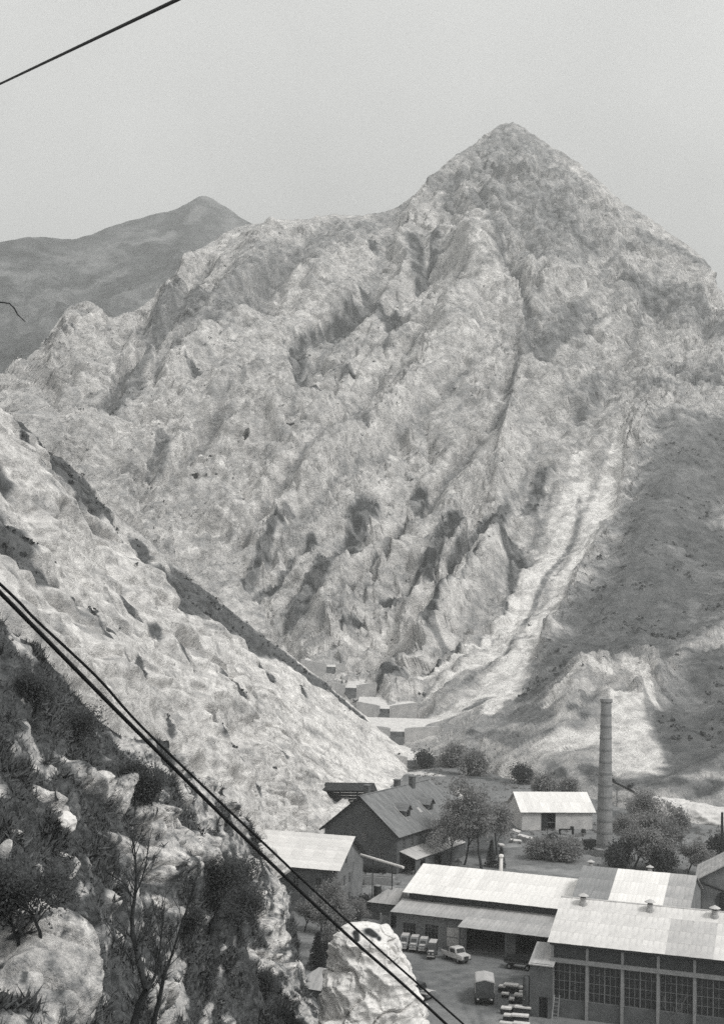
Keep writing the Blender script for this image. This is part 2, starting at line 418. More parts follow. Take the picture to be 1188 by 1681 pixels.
# ------------------------------------------------------------------ terrain: valley floor
def stretch_axis(lo, hi, n, far_lo, far_hi, nf=14):
    mid = np.linspace(lo, hi, n)
    a = lo - np.geomspace(1, lo - far_lo + 1, nf)[::-1] + 1
    b = hi + np.geomspace(1, far_hi - hi + 1, nf) - 1
    return np.concatenate([a[:-1], mid, b[1:]])
def valley_z(x, y):
    return np.interp(y, [0, 325, 395, 430, 470, 520, 570, 700, 1000, 9000], [0, 0, 0.4, 4.4, 8.6, 13.2, 19, 30, 30, 30])
gx = stretch_axis(-90, 150, 2, -5000, 5000); gx = np.sort(np.concatenate([gx, np.linspace(-88, -22, 50), np.linspace(-20, 62, 165), np.linspace(64, 148, 60)]))
gy = stretch_axis(95, 600, 2, -4000, 5000); gy = np.sort(np.concatenate([gy, np.linspace(97, 138, 16), np.linspace(140, 214, 150), np.linspace(216, 330, 110), np.linspace(333, 598, 120)]))
GX, GY = np.meshgrid(gx, gy)
GZ = valley_z(GX, GY)
flat = np.stack([GX, GY, GZ], -1)
rough = sstep(205, 260, GY)
yard_n = fbm(flat * 0.08, 4)
GZ = GZ + rough * (yard_n * 0.9 + 0.35 * fbm(flat * 0.3, 3)) - 0.02
# grassy terrace in front of the gorge mouth
terr = sstep(318, 332, GY) * sstep(8, 22, GX - (GY - 330) * 0.0) * (1 - sstep(380, 430, GY))
GZ = GZ + terr * 2.2
P = np.stack([GX, GY, GZ], -1)
S = Strokes(P, 0, 1)
wob = 0.35 * fbm(P * 0.25, 3)
alb = 0.20 + 0.08 * fbm(P * 0.05, 4) + 0.05 * fbm(P * 0.4, 2)
def paint(alb, V, S, strokes, value, wob, soft=0.25, var=0.0, amount=1.0, nv=None):
    m = np.zeros(alb.size, np.float32)
    for s in strokes:
        m = np.maximum(m, 1 - sstep(1 - soft, 1 + soft, S.field(V, s, wob)))
    m = (m * amount).reshape(alb.shape)
    val = value if nv is None else value * (1 + var * nv)
    return alb * (1 - m) + val * m, m
nv = fbm(P * 0.6, 3)
alb, _ = paint(alb, P, S, [[(640, 1590, 110), (720, 1610, 120), (830, 1620, 110)], [(640, 1540, 40), (900, 1600, 60)], [(1000, 1660, 60), (1150, 1670, 60)]], 0.16, wob, nv=nv, var=0.35)
alb, _ = paint(alb, P, S, [[(850, 1420, 18), (940, 1430, 20)], [(830, 1385, 12), (930, 1380, 10)], [(610, 1440, 18), (640, 1450, 14)], [(1150, 1400, 14), (1188, 1410, 14)]], 0.27, wob, nv=nv, var=0.2)
alb, _ = paint(alb, P, S, [[(590, 1140, 9), (600, 1150, 8)], [(610, 1178, 12), (690, 1180, 12)], [(640, 1220, 12), (705, 1222, 12)], [(650, 1263, 9), (720, 1268, 10)],
                           [(560, 1112, 7), (580, 1116, 6)], [(755, 1290, 14), (770, 1320, 9)]], 0.58, wob, nv=nv, var=0.2)
alb, _ = paint(alb, P, S, [[(720, 1262, 16), (800, 1275, 18), (960, 1290, 12)], [(760, 1240, 12), (900, 1250, 10)], [(1000, 1330, 30), (1120, 1360, 30)], [(780, 1350, 40), (800, 1400, 30)]], 0.10, wob, nv=nv, var=0.4)
alb, _ = paint(alb, P, S, [[(720, 1600, 2.5), (760, 1630, 3), (775, 1681, 3)], [(735, 1596, 2.5), (776, 1628, 3), (790, 1681, 3)], [(690, 1600, 3), (730, 1650, 3)], [(760, 1600, 2.5), (790, 1600, 2.5)]], 0.11, wob * 1.4, 0.6, 0.3, 0.6, nv)
alb, _ = paint(alb, P, S, [[(730, 1615, 7)], [(765, 1650, 9)], [(745, 1592, 10)], [(800, 1655, 14)], [(690, 1585, 12)], [(850, 1600, 12)]], 0.09, wob * 1.4, 0.7, 0.3, 0.6, nv)
ground = add_mesh('ground', P, mat=M['soil'], quads_grid=GX.shape, attrs={'albedo': np.clip(alb, 0.02, 0.8)})
tag(ground, kind='structure')

# ------------------------------------------------------------------ terrain: the mountain
MC = [
 [(-330, 800, 620), (-330, 900, 560), (-330, 1000, 520)],
 [(-150, 740, 650), (-150, 820, 590), (-150, 920, 540)],
 [(0, 640, 700), (0, 720, 640), (0, 820, 570)],
 [(75, 560, 790), (60, 650, 715), (50, 745, 640), (40, 850, 570)],
 [(130, 503, 850), (120, 600, 770), (110, 725, 675), (100, 880, 570)],
 [(200, 520, 860), (190, 640, 765), (180, 780, 655), (170, 930, 570)],
 [(270, 470, 920), (250, 610, 800), (235, 780, 675), (230, 970, 570)],
 [(330, 410, 970), (315, 570, 845), (300, 770, 695), (300, 1010, 575)],
 [(415, 370, 1010), (395, 550, 870), (370, 760, 715), (365, 910, 635), (375, 1050, 565)],
 [(530, 357, 1040), (485, 560, 880), (440, 780, 715), (430, 940, 630), (455, 1090, 555)],
 [(640, 345, 1060), (580, 560, 890), (530, 780, 725), (500, 960, 615), (505, 1125, 525)],
 [(745, 262, 1085), (665, 500, 920), (620, 750, 745), (580, 960, 615), (562, 1075, 550), (556, 1120, 528), (553, 1150, 500), (550, 1190, 458)],
 [(795, 227, 1093), (732, 450, 950), (680, 700, 772), (637, 920, 632), (604, 1080, 540), (592, 1130, 512), (586, 1162, 486), (581, 1200, 445)],
 [(838, 203, 1100), (795, 400, 980), (735, 650, 800), (690, 880, 650), (645, 1080, 530), (626, 1145, 496), (618, 1172, 472), (612, 1210, 432)],
 [(882, 228, 1093), (846, 425, 968), (794, 665, 803), (744, 890, 648), (687, 1080, 520), (658, 1155, 479), (650, 1178, 460), (642, 1218, 420)],
 [(945, 270, 1080), (895, 450, 955), (850, 680, 805), (795, 900, 645), (728, 1080, 508), (690, 1165, 462), (680, 1185, 448), (672, 1230, 408)],
 [(1030, 340, 1040), (1000, 520, 915), (1008, 720, 775), (930, 920, 625), (820, 1090, 482), (735, 1220, 405)],
 [(1140, 415, 1000), (1105, 560, 890), (1070, 740, 750), (995, 920, 608), (890, 1090, 470), (815, 1220, 392)],
 [(1188, 490, 965), (1165, 600, 865), (1130, 740, 725), (1065, 900, 580), (975, 1080, 450), (915, 1260, 352)],
 [(1290, 590, 900), (1255, 700, 790), (1220, 840, 665), (1155, 980, 540), (1080, 1120, 426), (1040, 1300, 334)],
 [(1400, 640, 820), (1370, 760, 720), (1330, 900, 605), (1285, 1040, 500), (1225, 1170, 400), (1180, 1325, 318)],
 [(1560, 700, 760), (1530, 820, 680), (1490, 960, 570), (1450, 1090, 470), (1400, 1210, 380), (1350, 1335, 306)],
]
def fall(c):
    p = [at(*q) for q in c]; d = p[-1] - p[-2]; d /= np.linalg.norm(d)
    return p + [p[-1] + d * 30 + np.array([0, 0, -12.0])]
NRm, NCm, NBm = 760, 600, 26
P0 = loft([fall(c) for c in MC], NRm, NCm, NBm, lambda p: (0, 140, -130))
N0 = normals(P0)
if N0[NRm // 2, NCm // 2] @ np.array([0, -1, 0.5]) < 0: N0 = -N0
vv, uu = np.meshgrid(np.linspace(0, 1, P0.shape[0]), np.linspace(0, 1, P0.shape[1]), indexing='ij')
warp = fbm(P0 * 0.012, 2)
S = Strokes(P0, NBm, 4, 1.35)
ribs = ridged(np.stack([uu * 17 + warp * 0.8, vv * 2.2, uu * 0], -1), 3)
ribs2 = ridged(np.stack([uu * 46 + warp * 2.0, vv * 5.0, uu * 0 + 4], -1), 3)
# bedding dips to the lower left across the face
bx = np.array([-0.66, -0.35, -0.66]); by = np.cross(bx, [0.2, -0.9, 0.3]); by /= np.linalg.norm(by); bz = np.cross(bx, by)
Bq = np.stack([P0 @ bx * 0.25, P0 @ by, P0 @ bz], -1)
strata = ridged(Bq / 12.0 + warp[..., None], 2)
Jw = np.stack([fbm(P0 / 18.0, 2), fbm(P0 / 18.0 + 31, 2), fbm(P0 / 18.0 + 77, 2)], -1) * 9
Bw = np.stack([(P0 + Jw) @ bx * 0.45, (P0 + Jw) @ by, (P0 + Jw) @ bz], -1)
fac = blur(facets(Bw / 26.0, .9, .4) * 3.4, 2, 1) + facets(Bw / 10.0, .9, .4) * 1.7 + facets((P0 + Jw) / 5.0, .9, .4) * 0.8
crag = ridged(P0 / 30.0, 3); crag_s = ridged(P0 / 8.5, 2)
gully = np.zeros(P0.shape[:2]); smooth_m = np.zeros(P0.shape[:2])
wob = 0.6 * fbm(P0 / 16.0, 3) + 0.45 * fbm(P0 / 4.0, 3) + 0.35 * (strata - 0.2)
V = P0.reshape(-1, 3)
def band(pts, w=None): return S.field(V, pts, w).reshape(P0.shape[:2])
scree_s = [
 [(1018, 755, 7), (1006, 800, 14), (990, 862, 23), (945, 950, 13), (880, 1040, 15), (838, 1105, 24), (785, 1152, 40), (715, 1182, 36)],
 [(955, 795, 5), (922, 870, 12), (888, 950, 12), (832, 1040, 9), (770, 1100, 9), (705, 1152, 9)],
 [(1018, 755, 8), (1045, 705, 6), (1060, 690, 4)], [(985, 850, 10), (955, 890, 6)], [(830, 1140, 20), (800, 1185, 12)], [(960, 770, 5), (950, 800, 6)], [(860, 960, 5), (830, 1020, 7), (770, 1080, 8), (700, 1130, 8)], [(800, 930, 6), (760, 990, 7), (700, 1060, 8)],
 [(952, 800, 8), (925, 870, 14), (890, 950, 20), (850, 1025, 18), (790, 1090, 14), (720, 1140, 12)],
 [(1040, 1175, 12), (1025, 1215, 32), (1035, 1262, 46)], [(985, 1225, 26), (930, 1228, 30), (905, 1232, 16)],
 [(640, 1020, 10), (600, 1060, 14), (550, 1085, 14), (510, 1090, 8)], [(990, 1130, 12), (940, 1150, 8), (905, 1178, 6)],
 [(1035, 1110, 12), (1052, 1145, 9), (1068, 1180, 5)]]
for s in scree_s[:2]:
    f = band([(x, y, r * 1.25) for x, y, r in s]); smooth_m = np.maximum(smooth_m, .85 * (1 - sstep(0.6, 1.2, f)))
for s in scree_s[8:10]:
    smooth_m = np.maximum(smooth_m, 0.85 * (1 - sstep(0.7, 1.3, band(s)))); 
grass_hill = [[(1200, 740, 60), (1110, 800, 66), (1075, 900, 62), (1040, 970, 75), (950, 1075, 62), (885, 1150, 42)], [(1180, 900, 70), (1130, 1040, 60), (1010, 1060, 60)], [(1180, 1100, 60), (1150, 1250, 70)], [(860, 1180, 30), (900, 1200, 20)], [(1100, 1190, 30), (1120, 1280, 50)]]
gh = np.zeros(P0.shape[:2])
for s in grass_hill: gh = np.maximum(gh, 1 - sstep(0.75, 1.2, band(s, wob * 0.6)))
# ledges, overhangs and caves
for s, dep in (([(485, 600, 14), (488, 560, 14), (525, 542, 16), (565, 525, 16), (600, 490, 14)], 9), ([(635, 515, 12), (655, 548, 14)], 6),
               ([(386, 742, 10)], 20), ([(468, 740, 13)], 6), ([(322, 636, 14), (420, 628, 7)], 5), ([(497, 640, 16)], 6), ([(575, 632, 12)], 5),
               ([(680, 385, 8), (688, 432, 12)], 6), ([(715, 378, 7), (705, 430, 8)], 5), ([(265, 750, 8), (245, 800, 15)], 4), ([(120, 545, 8), (100, 570, 8)], 6),
               ([(310, 805, 7)], 5), ([(345, 806, 5)], 4), ([(940, 1240, 5)], 4), ([(325, 865, 6)], 3)):
    gully -= dep * (1 - sstep(0.2, 1.1, band(s, wob * 0.5)))
gl = [[(760, 640, 9), (700, 690, 10), (640, 760, 10), (590, 800, 9), (530, 860, 9), (470, 905, 8), (430, 950, 7)], [(820, 700, 8), (740, 790, 10), (690, 850, 10), (620, 930, 10), (560, 1000, 9), (520, 1060, 7)],
      [(880, 760, 8), (830, 850, 10), (760, 930, 10), (690, 1020, 9), (640, 1080, 8), (590, 1110, 6)], [(930, 790, 7), (880, 880, 9), (815, 985, 9), (740, 1070, 8), (690, 1130, 6)], [(690, 560, 8), (620, 640, 10), (560, 720, 10), (500, 800, 9), (430, 870, 8), (385, 935, 7)],
      [(780, 320, 9), (830, 440, 10), (868, 550, 9), (888, 595, 8), (930, 680, 9), (985, 750, 8)], [(1030, 400, 8), (960, 510, 9), (893, 600, 8)], [(540, 370, 9), (470, 450, 12), (380, 530, 13), (290, 600, 12), (245, 660, 9)], [(630, 420, 8), (600, 500, 10), (490, 620, 12), (470, 730, 9)],
      [(350, 420, 8), (280, 540, 10), (200, 640, 10), (170, 720, 8)], [(1090, 430, 9), (1040, 560, 10), (990, 680, 9)], [(660, 900, 6), (600, 990, 7), (540, 1050, 6)], [(400, 640, 8), (330, 740, 9), (260, 830, 8)], [(760, 450, 7), (700, 540, 8)]]
for s in gl:
    f = band(s, wob * .35); gully -= 8.5 * (1 - sstep(0.0, 1.35, f))
    f2 = band([(x - 17, y - 10, r * .8) for x, y, r in s], wob * .35); gully += 5.5 * (1 - sstep(0.0, 1.3, f2))
# spurs standing out between the gullies
for s, h in (([(440, 400, 24), (360, 540, 30), (260, 650, 30)], 18), ([(760, 420, 20), (820, 520, 24), (860, 580, 20)], 9), ([(800, 330, 30), (770, 480, 36), (700, 640, 40), (600, 760, 32), (500, 850, 22)], 13),
             ([(850, 700, 26), (760, 830, 24), (620, 960, 22), (520, 1060, 18)], 9), ([(990, 330, 20), (1010, 420, 22), (1040, 560, 20)], 8), ([(860, 860, 20), (780, 980, 20), (700, 1070, 16)], 8),
             ([(1150, 440, 16), (1120, 560, 18)], 6), ([(900, 620, 20), (960, 740, 22), (900, 820, 18)], 7)):
    gully += h * (1 - sstep(0.0, 1.3, band(s, wob * 0.3)))
qz = 1 - sstep(.6, 1.2, band([(920, 1230, 50), (1000, 1210, 60), (1050, 1240, 60)]))
calm = blur(np.maximum(np.maximum(smooth_m, gh), qz), 26)
smooth_m = np.maximum(smooth_m, .6 * qz)
soft = np.clip(1 - blur(np.clip(0.97 * smooth_m + 0.72 * gh, 0, 1), 5), 0.02, 1)
ck = cracks(P0 / 30.0) * 3.0 + cracks(Bq / 9.0, .09) * 1.4 + cracks(P0 / 9.0, .1) * 0.5
big = fbm(P0 / 95.0, 2) * 22 + (ridged(np.stack([uu * 7 + warp * .6 + 3.3, vv * 1.6, uu * 0 + 7], -1), 2) - .2) * 16
disp = blur(gully, 3) + (1 - .9 * calm) * sstep(0, .2, np.abs(vv - NBm / P0.shape[0])) * big + soft * (8.0 * (ribs - 0.2) + 1.5 * (ribs2 - 0.2) + 2.0 * (strata - 0.2) + 3.6 * (crag - 0.2) + 0.4 * (crag_s - 0.2) + fac - ck) + (0.9 - 0.6 * smooth_m) * fbm(P0 / 11.0, 1)
edge = sstep(0.0, 0.06, np.abs(vv - NBm / P0.shape[0])) * 0.65 + 0.35
foot = 1 - 0.8 * sstep(0.84, 0.96, vv)
cav = np.zeros(P0.shape[:2])
for s, dep in (([(380, 744, 6), (390, 742, 7)], 15), ([(466, 744, 7)], 8), ([(312, 806, 5)], 9), ([(346, 807, 4)], 7), ([(500, 674, 5), (512, 672, 4)], 8), ([(940, 1241, 4)], 9), ([(576, 636, 5)], 8), ([(492, 640, 5)], 8), ([(326, 638, 5), (350, 634, 3)], 8)):
    cav = np.maximum(cav, dep * (1 - sstep(0.45, 0.95, band(s, wob * .4))))
P = P0 + N0 * (disp * edge * foot)[..., None] + cav[..., None] * np.array([0.0, 1.0, 0.15])
n1 = normals(P); n1 *= np.sign(np.sum(n1 * N0, -1, keepdims=True))
blot = fbm(P / 34.0, 3); blot2 = fbm(P / 7.5, 2)
alb = 0.59 + 0.24 * blot + 0.24 * blot2 + 0.22 * fbm(Bq / 7.0, 2)
# turf on the ledges that are flat enough to hold soil
led = sstep(0.70, 0.86, n1[..., 2] + 0.18 * blot2 + 0.1 * blot)
alb = alb * (1 - 0.5 * led) + 0.22 * 0.5 * led
nvm = blot2
patchy = 0.62 + 0.38 * sstep(-0.16, 0.08, fbm(P0 / 7.0 + 40, 3) + 0.5 * fbm(Bq / 4.0 + 11, 2))
def mp(strokes, val, amount=1.0, soft_=0.3, w=1.0):
    global alb
    whole, m = paint(alb, P0, S, strokes, val, wob * w, soft_, 0.5, amount, nvm)
    # scrub and turf grow in broken clumps, bare scree does not
    alb = whole if val > 0.4 else alb + (whole - alb) * patchy
    return m
# thin turf high up and along the upper gullies
mp([[(838, 215, 60), (860, 300, 90), (900, 420, 70)], [(600, 375, 30), (520, 420, 30), (420, 470, 34), (300, 560, 40)], [(700, 320, 24), (620, 370, 20)]], 0.19, 0.68, 0.6, 1.6)
mp([[(1060, 500, 46), (1180, 560, 50)], [(950, 530, 24), (870, 580, 16)], [(1100, 620, 26), (1188, 640, 30)], [(1150, 440, 22), (1060, 390, 16)], [(960, 690, 18), (980, 640, 10)], [(1060, 660, 20), (1100, 650, 14)]], 0.14, 0.8, 0.5, 1.4)
mp([[(780, 330, 12), (820, 430, 10), (860, 520, 10), (890, 590, 12)], [(900, 360, 14), (960, 420, 12)], [(745, 300, 14), (735, 340, 8)]], 0.15, 0.75, 0.5, 1.3)
mp([[(265, 735, 7), (255, 775, 12), (240, 812, 17)], [(215, 640, 18), (200, 680, 22), (160, 720, 16)], [(290, 480, 16), (260, 560, 22)], [(330, 500, 16), (290, 530, 18)]], 0.14, 0.85, 0.4)
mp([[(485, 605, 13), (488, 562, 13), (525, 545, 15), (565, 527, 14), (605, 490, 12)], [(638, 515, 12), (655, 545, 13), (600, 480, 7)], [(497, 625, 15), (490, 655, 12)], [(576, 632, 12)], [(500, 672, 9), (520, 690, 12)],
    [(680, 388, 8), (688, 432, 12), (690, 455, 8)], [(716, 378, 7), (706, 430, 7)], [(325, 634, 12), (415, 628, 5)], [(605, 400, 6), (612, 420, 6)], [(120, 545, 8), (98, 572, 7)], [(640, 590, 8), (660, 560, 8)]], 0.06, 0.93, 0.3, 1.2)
mp([[(590, 720, 14), (600, 760, 10)], [(480, 740, 10)], [(800, 760, 8), (850, 580, 8)]], 0.20, 0.7)
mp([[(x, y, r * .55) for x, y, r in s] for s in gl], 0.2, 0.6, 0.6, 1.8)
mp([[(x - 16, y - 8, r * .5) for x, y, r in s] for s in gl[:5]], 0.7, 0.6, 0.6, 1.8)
# tongues of scrub between the pale ribs low on the face
mp([[(455, 895, 7), (430, 940, 10), (395, 985, 11)], [(470, 885, 9)], [(515, 915, 8), (470, 960, 8), (420, 1000, 8)], [(600, 870, 16), (570, 920, 14), (530, 960, 12), (500, 1000, 16), (490, 1035, 16)], [(590, 885, 18), (620, 860, 10)],
    [(690, 820, 9), (670, 870, 11), (635, 920, 11), (608, 950, 8)], [(745, 880, 16), (720, 930, 18), (690, 965, 18), (630, 985, 12)], [(800, 860, 8), (770, 910, 9), (740, 950, 8)],
    [(785, 965, 8), (745, 1010, 9), (715, 1060, 7)], [(835, 905, 16), (858, 950, 20), (845, 1005, 15), (820, 1040, 7)], [(800, 1050, 11), (760, 1085, 13), (715, 1110, 13)], [(740, 1075, 8), (700, 1050, 6)],
    [(665, 1070, 9), (640, 1095, 10)], [(640, 1120, 18), (670, 1135, 12)], [(520, 1090, 8), (560, 1098, 8)], [(560, 1125, 8), (590, 1120, 6)], [(590, 1030, 6), (560, 1060, 5)], [(900, 800, 12), (880, 850, 10)], [(830, 850, 10), (800, 890, 8)]], 0.06, 0.97, 0.35, 1.5)
keep_p = patchy; patchy = 0.88 + 0.12 * sstep(-.2, .2, blot)
for s in grass_hill: mp([s], 0.15, 0.95, 0.45, 1.1)
patchy = keep_p
mp([[(1110, 900, 10), (1140, 940, 14), (1180, 960, 16)], [(1125, 1000, 9), (1150, 1040, 12)], [(1020, 1105, 14), (1090, 1105, 14), (1130, 1160, 18)], [(1100, 1150, 12), (1160, 1190, 14)], [(1060, 780, 14)], [(1030, 875, 12)], [(985, 950, 10)], [(950, 1000, 7), (900, 1060, 7)], [(960, 960, 12)]], 0.30, 0.75, 0.5, 1.7)
mp([[(960, 1275, 14), (1010, 1300, 16), (1100, 1310, 18), (1180, 1310, 20)], [(780, 1215, 10), (860, 1225, 12)], [(900, 1265, 10), (930, 1280, 10)]], 0.11, 0.9, 0.3)
for s in scree_s: mp([s], 0.86, 0.96, 0.3, 1.0)
mp([[(585, 1142, 6), (605, 1150, 6)], [(605, 1180, 8), (690, 1182, 10)], [(635, 1222, 9), (705, 1224, 10)], [(650, 1264, 8), (720, 1270, 8)], [(545, 1110, 5), (580, 1118, 5)]], 0.6, 0.95, 0.2, 0.5)
mp([[(950, 830, 4), (947, 872, 4), (917, 948, 5), (890, 990, 4), (856, 1040, 4), (815, 1088, 4), (770, 1130, 4)], [(800, 1150, 14), (770, 1160, 8)]], 0.14, 0.85, 0.4, 1.2)
mp([[(1008, 1162, 5), (1018, 1190, 16), (1032, 1225, 27), (1042, 1262, 32)], [(900, 1232, 10), (935, 1226, 22), (975, 1232, 20)]], 0.82, 0.97, 0.15, 0.6)
mp([[(1085, 1190, 14), (1105, 1240, 18), (1125, 1290, 20)], [(985, 1160, 7), (955, 1185, 8)]], 0.17, 0.9, 0.3, 1.0)
mp([[(905, 1215, 8)], [(945, 1190, 10)], [(968, 1198, 8)], [(938, 1240, 4)]], 0.12, 0.9)
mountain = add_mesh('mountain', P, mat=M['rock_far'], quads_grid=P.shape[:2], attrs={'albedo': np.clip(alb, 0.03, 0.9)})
tag(mountain, kind='structure')
# scrub growing on the mountain
def scrub_mesh(name, pts, sizes, mat, per=9, label=None):
    n = len(pts); c = np.repeat(pts, per, 0); s = np.repeat(sizes, per)[:, None]
    off = rng.normal(size=(n * per, 3)) * np.array([0.42, 0.42, 0.34]) * s; off[:, 2] = np.abs(off[:, 2])
    a = rng.normal(size=(n * per, 3)); a /= np.linalg.norm(a, axis=1, keepdims=True)
    b = np.cross(a, rng.normal(size=(n * per, 3))); b /= np.linalg.norm(b, axis=1, keepdims=True)
    q = s * rng.uniform(0.22, 0.5, (n * per, 1)); ctr = c + off
    Vv = np.stack([ctr - a * q, ctr + b * q, ctr + a * q, ctr - b * q * 0.8], 1).reshape(-1, 3)
    o = add_mesh(name, Vv, np.arange(n * per * 4).reshape(-1, 4), mat, smooth=False)
    return tag(o, label, name.replace('_', ' '), kind='stuff')
MS = Strokes(P, NBm, 2)
pr, w = project(P); ok = (pr[..., 0] > -60) & (pr[..., 0] < 1250) & (vv > NBm / P0.shape[0] + 0.02)
clus = sstep(0.02, 0.3, fbm(P / 22.0 + 3.0, 3))
prob = ok * (0.0006 + clus * 0.09 * sstep(0.26, 0.12, alb) + 0.012 * clus * (blot2 > 0.10)) * (1 - smooth_m)
pick = rng.uniform(size=prob.shape) < prob
pts = P[pick]
scrub_mesh('mountain_scrub', pts, rng.uniform(0.5, 1.5, len(pts)) ** 1.2, M['scrub'], 8, 'dark scrub dotted over the ledges and gullies of the mountain')

# ------------------------------------------------------------------ terrain: distant ridge
RC = [
 [(-220, 440, 1650), (-220, 560, 1500), (-200, 700, 1250)], [(-80, 415, 1700), (-80, 540, 1520), (-60, 700, 1250)],
 [(0, 403, 1740), (10, 520, 1560), (20, 690, 1250)], [(70, 392, 1760), (70, 500, 1580), (70, 690, 1250)], [(135, 394, 1790), (130, 500, 1600), (130, 690, 1250)],
 [(205, 367, 1830), (190, 480, 1620), (190, 690, 1250)], [(285, 347, 1870), (260, 460, 1640), (260, 680, 1260)], [(335, 327, 1900), (310, 450, 1660), (310, 670, 1270)],
 [(372, 347, 1890), (360, 460, 1680), (360, 660, 1280)], [(420, 375, 1880), (420, 480, 1700), (420, 660, 1300)], [(560, 430, 1850), (560, 540, 1700), (560, 680, 1320)], [(760, 480, 1850), (760, 580, 1700), (760, 700, 1350)]]
P0 = loft([[at(*q) for q in c] for c in RC], 170, 220, 14, lambda p: (0, 300, -220))
N0 = normals(P0); N0 = N0 * np.sign(N0[..., 2:3] + 1e-6)
P = P0 + N0 * (34 * (ridged(P0 / 170.0, 5) - 0.2) * np.linspace(0.25, 1, P0.shape[0])[:, None] + np.clip(np.linspace(-.1, 2.2, P0.shape[0])[:, None], 0.05, 1) * (12 * (ridged(P0 / 60.0, 3) - .2) + 4 * facets(P0 / 30.0, .8, .3)))[..., None]
bl = fbm(P / 90.0, 4)
alb = 0.11 + 0.09 * bl + 0.09 * fbm(P / 22.0, 2)
lt = sstep(0.10, 0.35, bl + 0.25 * fbm(P / 25.0, 3))
alb = alb * (1 - 0.5 * lt) + 0.28 * 0.5 * lt
S = Strokes(P0, 14, 2)
alb, _ = paint(alb, P0, S, [[(328, 345, 14), (318, 362, 10)], [(280, 380, 9), (230, 410, 10)], [(200, 450, 12), (120, 490, 12)], [(60, 520, 10), (110, 500, 10)]], 0.30, 0.8 * fbm(P0 / 30, 3), 0.6, 0.3, 0.6)
ridge = add_mesh('distant_ridge', P, mat=M['ridge'], quads_grid=P.shape[:2], attrs={'albedo': np.clip(alb, 0.03, 0.6)})
tag(ridge, kind='structure')

# ------------------------------------------------------------------ terrain: bare limestone slope on the left
LC = [
 [(-330, 430, 165), (-330, 720, 125), (-330, 1000, 90), (-330, 1250, 70)],
 [(-150, 566, 192), (-150, 790, 148), (-150, 1010, 108), (-140, 1250, 80)],
 [(0, 682, 220), (0, 810, 180), (0, 940, 140), (10, 1090, 104), (30, 1290, 80)],
 [(100, 765, 247), (95, 890, 203), (110, 1030, 164), (130, 1220, 126), (150, 1400, 105)],
 [(200, 847, 272), (195, 965, 228), (215, 1110, 188), (250, 1290, 152), (270, 1450, 130)],
 [(300, 937, 298), (300, 1050, 254), (320, 1190, 215), (350, 1350, 180), (370, 1480, 160)],
 [(400, 1019, 327), (398, 1130, 283), (400, 1240, 250), (420, 1370, 216), (430, 1460, 196)],
 [(480, 1079, 352), (478, 1180, 310), (470, 1270, 280), (470, 1370, 248), (475, 1420, 232)],
 [(560, 1143, 376), (558, 1220, 345), (548, 1285, 316), (535, 1350, 284), (530, 1390, 268)],
 [(622, 1196, 394), (620, 1240, 372), (612, 1285, 343), (600, 1330, 309), (596, 1350, 300)],
 [(670, 1236, 398), (668, 1262, 384), (662, 1292, 358), (655, 1320, 330), (650, 1335, 318)],
 [(706, 1264, 394), (704, 1282, 380), (700, 1300, 362), (695, 1320, 340), (690, 1330, 330)],
]
NRl, NCl, NBl = 470, 440, 20
P0 = loft([[at(*q) for q in c] for c in LC], NRl, NCl, NBl, lambda p: (-6, 26 + 0.05 * p[2], -0.95 * max(p[2] - 4, 2)))
N0 = normals(P0); N0 = N0 * np.sign(np.sum(N0 * np.array([0.5, -0.4, 0.75]), -1, keepdims=True))
cd = at(560, 1143, 376) - at(0, 682, 220); cd /= np.linalg.norm(cd)
nn = np.array([0.55, -0.35, 0.75]); nn -= cd * (nn @ cd); nn /= np.linalg.norm(nn); sd = np.cross(cd, nn)
warp = fbm(P0 * 0.03, 3)
Q = np.stack([P0 @ cd * 0.22, P0 @ sd, P0 @ nn * 0.6], -1)
slabs = ridged(Q / 13.0 + 0.5 * warp[..., None], 3); slabs2 = ridged(Q / 4.2 + 1.0 * warp[..., None], 3)
crag = ridged(P0 / 8.0, 3)
vv, uu = np.meshgrid(np.linspace(0, 1, P0.shape[0]), np.linspace(0, 1, P0.shape[1]), indexing='ij')
far = sstep(250, 370, P0[..., 1])                       # the tip of the slope is smooth talus
S = Strokes(P0, NBl, 3, 2.3); V = P0.reshape(-1, 3)
wob = 0.5 * fbm(P0 / 6.0, 3) + 0.25 * fbm(P0 / 1.8, 2)
Jw = np.stack([fbm(P0 / 7.0, 2), fbm(P0 / 7.0 + 31, 2), fbm(P0 / 7.0 + 77, 2)], -1) * 3.5
Qw = np.stack([(P0 + Jw) @ cd * 0.3, (P0 + Jw) @ sd, P0 @ nn * .06], -1)
fac = blur(facets(Qw / 9.0, .9, .3) * 1.3, 2) + blur(facets(Qw / 3.4 + 7, .9, .3) * .55, 1) + blur(facets(Qw * np.array([2.2, 1, 1]) / 1.9 + 13, .9, .3) * .3, 1, 1)
disp = (1 - 0.75 * far) * (2.4 * (slabs - 0.2) + 0.4 * (slabs2 - 0.2) + 0.3 * (crag - 0.2) + fac) + 3.0 * fbm(P0 / 24.0, 2) * (1 - .6 * far) + 0.28 * fbm(P0 / 2.2, 1) + far * 0.5 * fbm(P0 / 12.0, 3)
edge = sstep(0.0, 0.05, np.abs(vv - NBl / P0.shape[0])) * 0.35 + 0.65
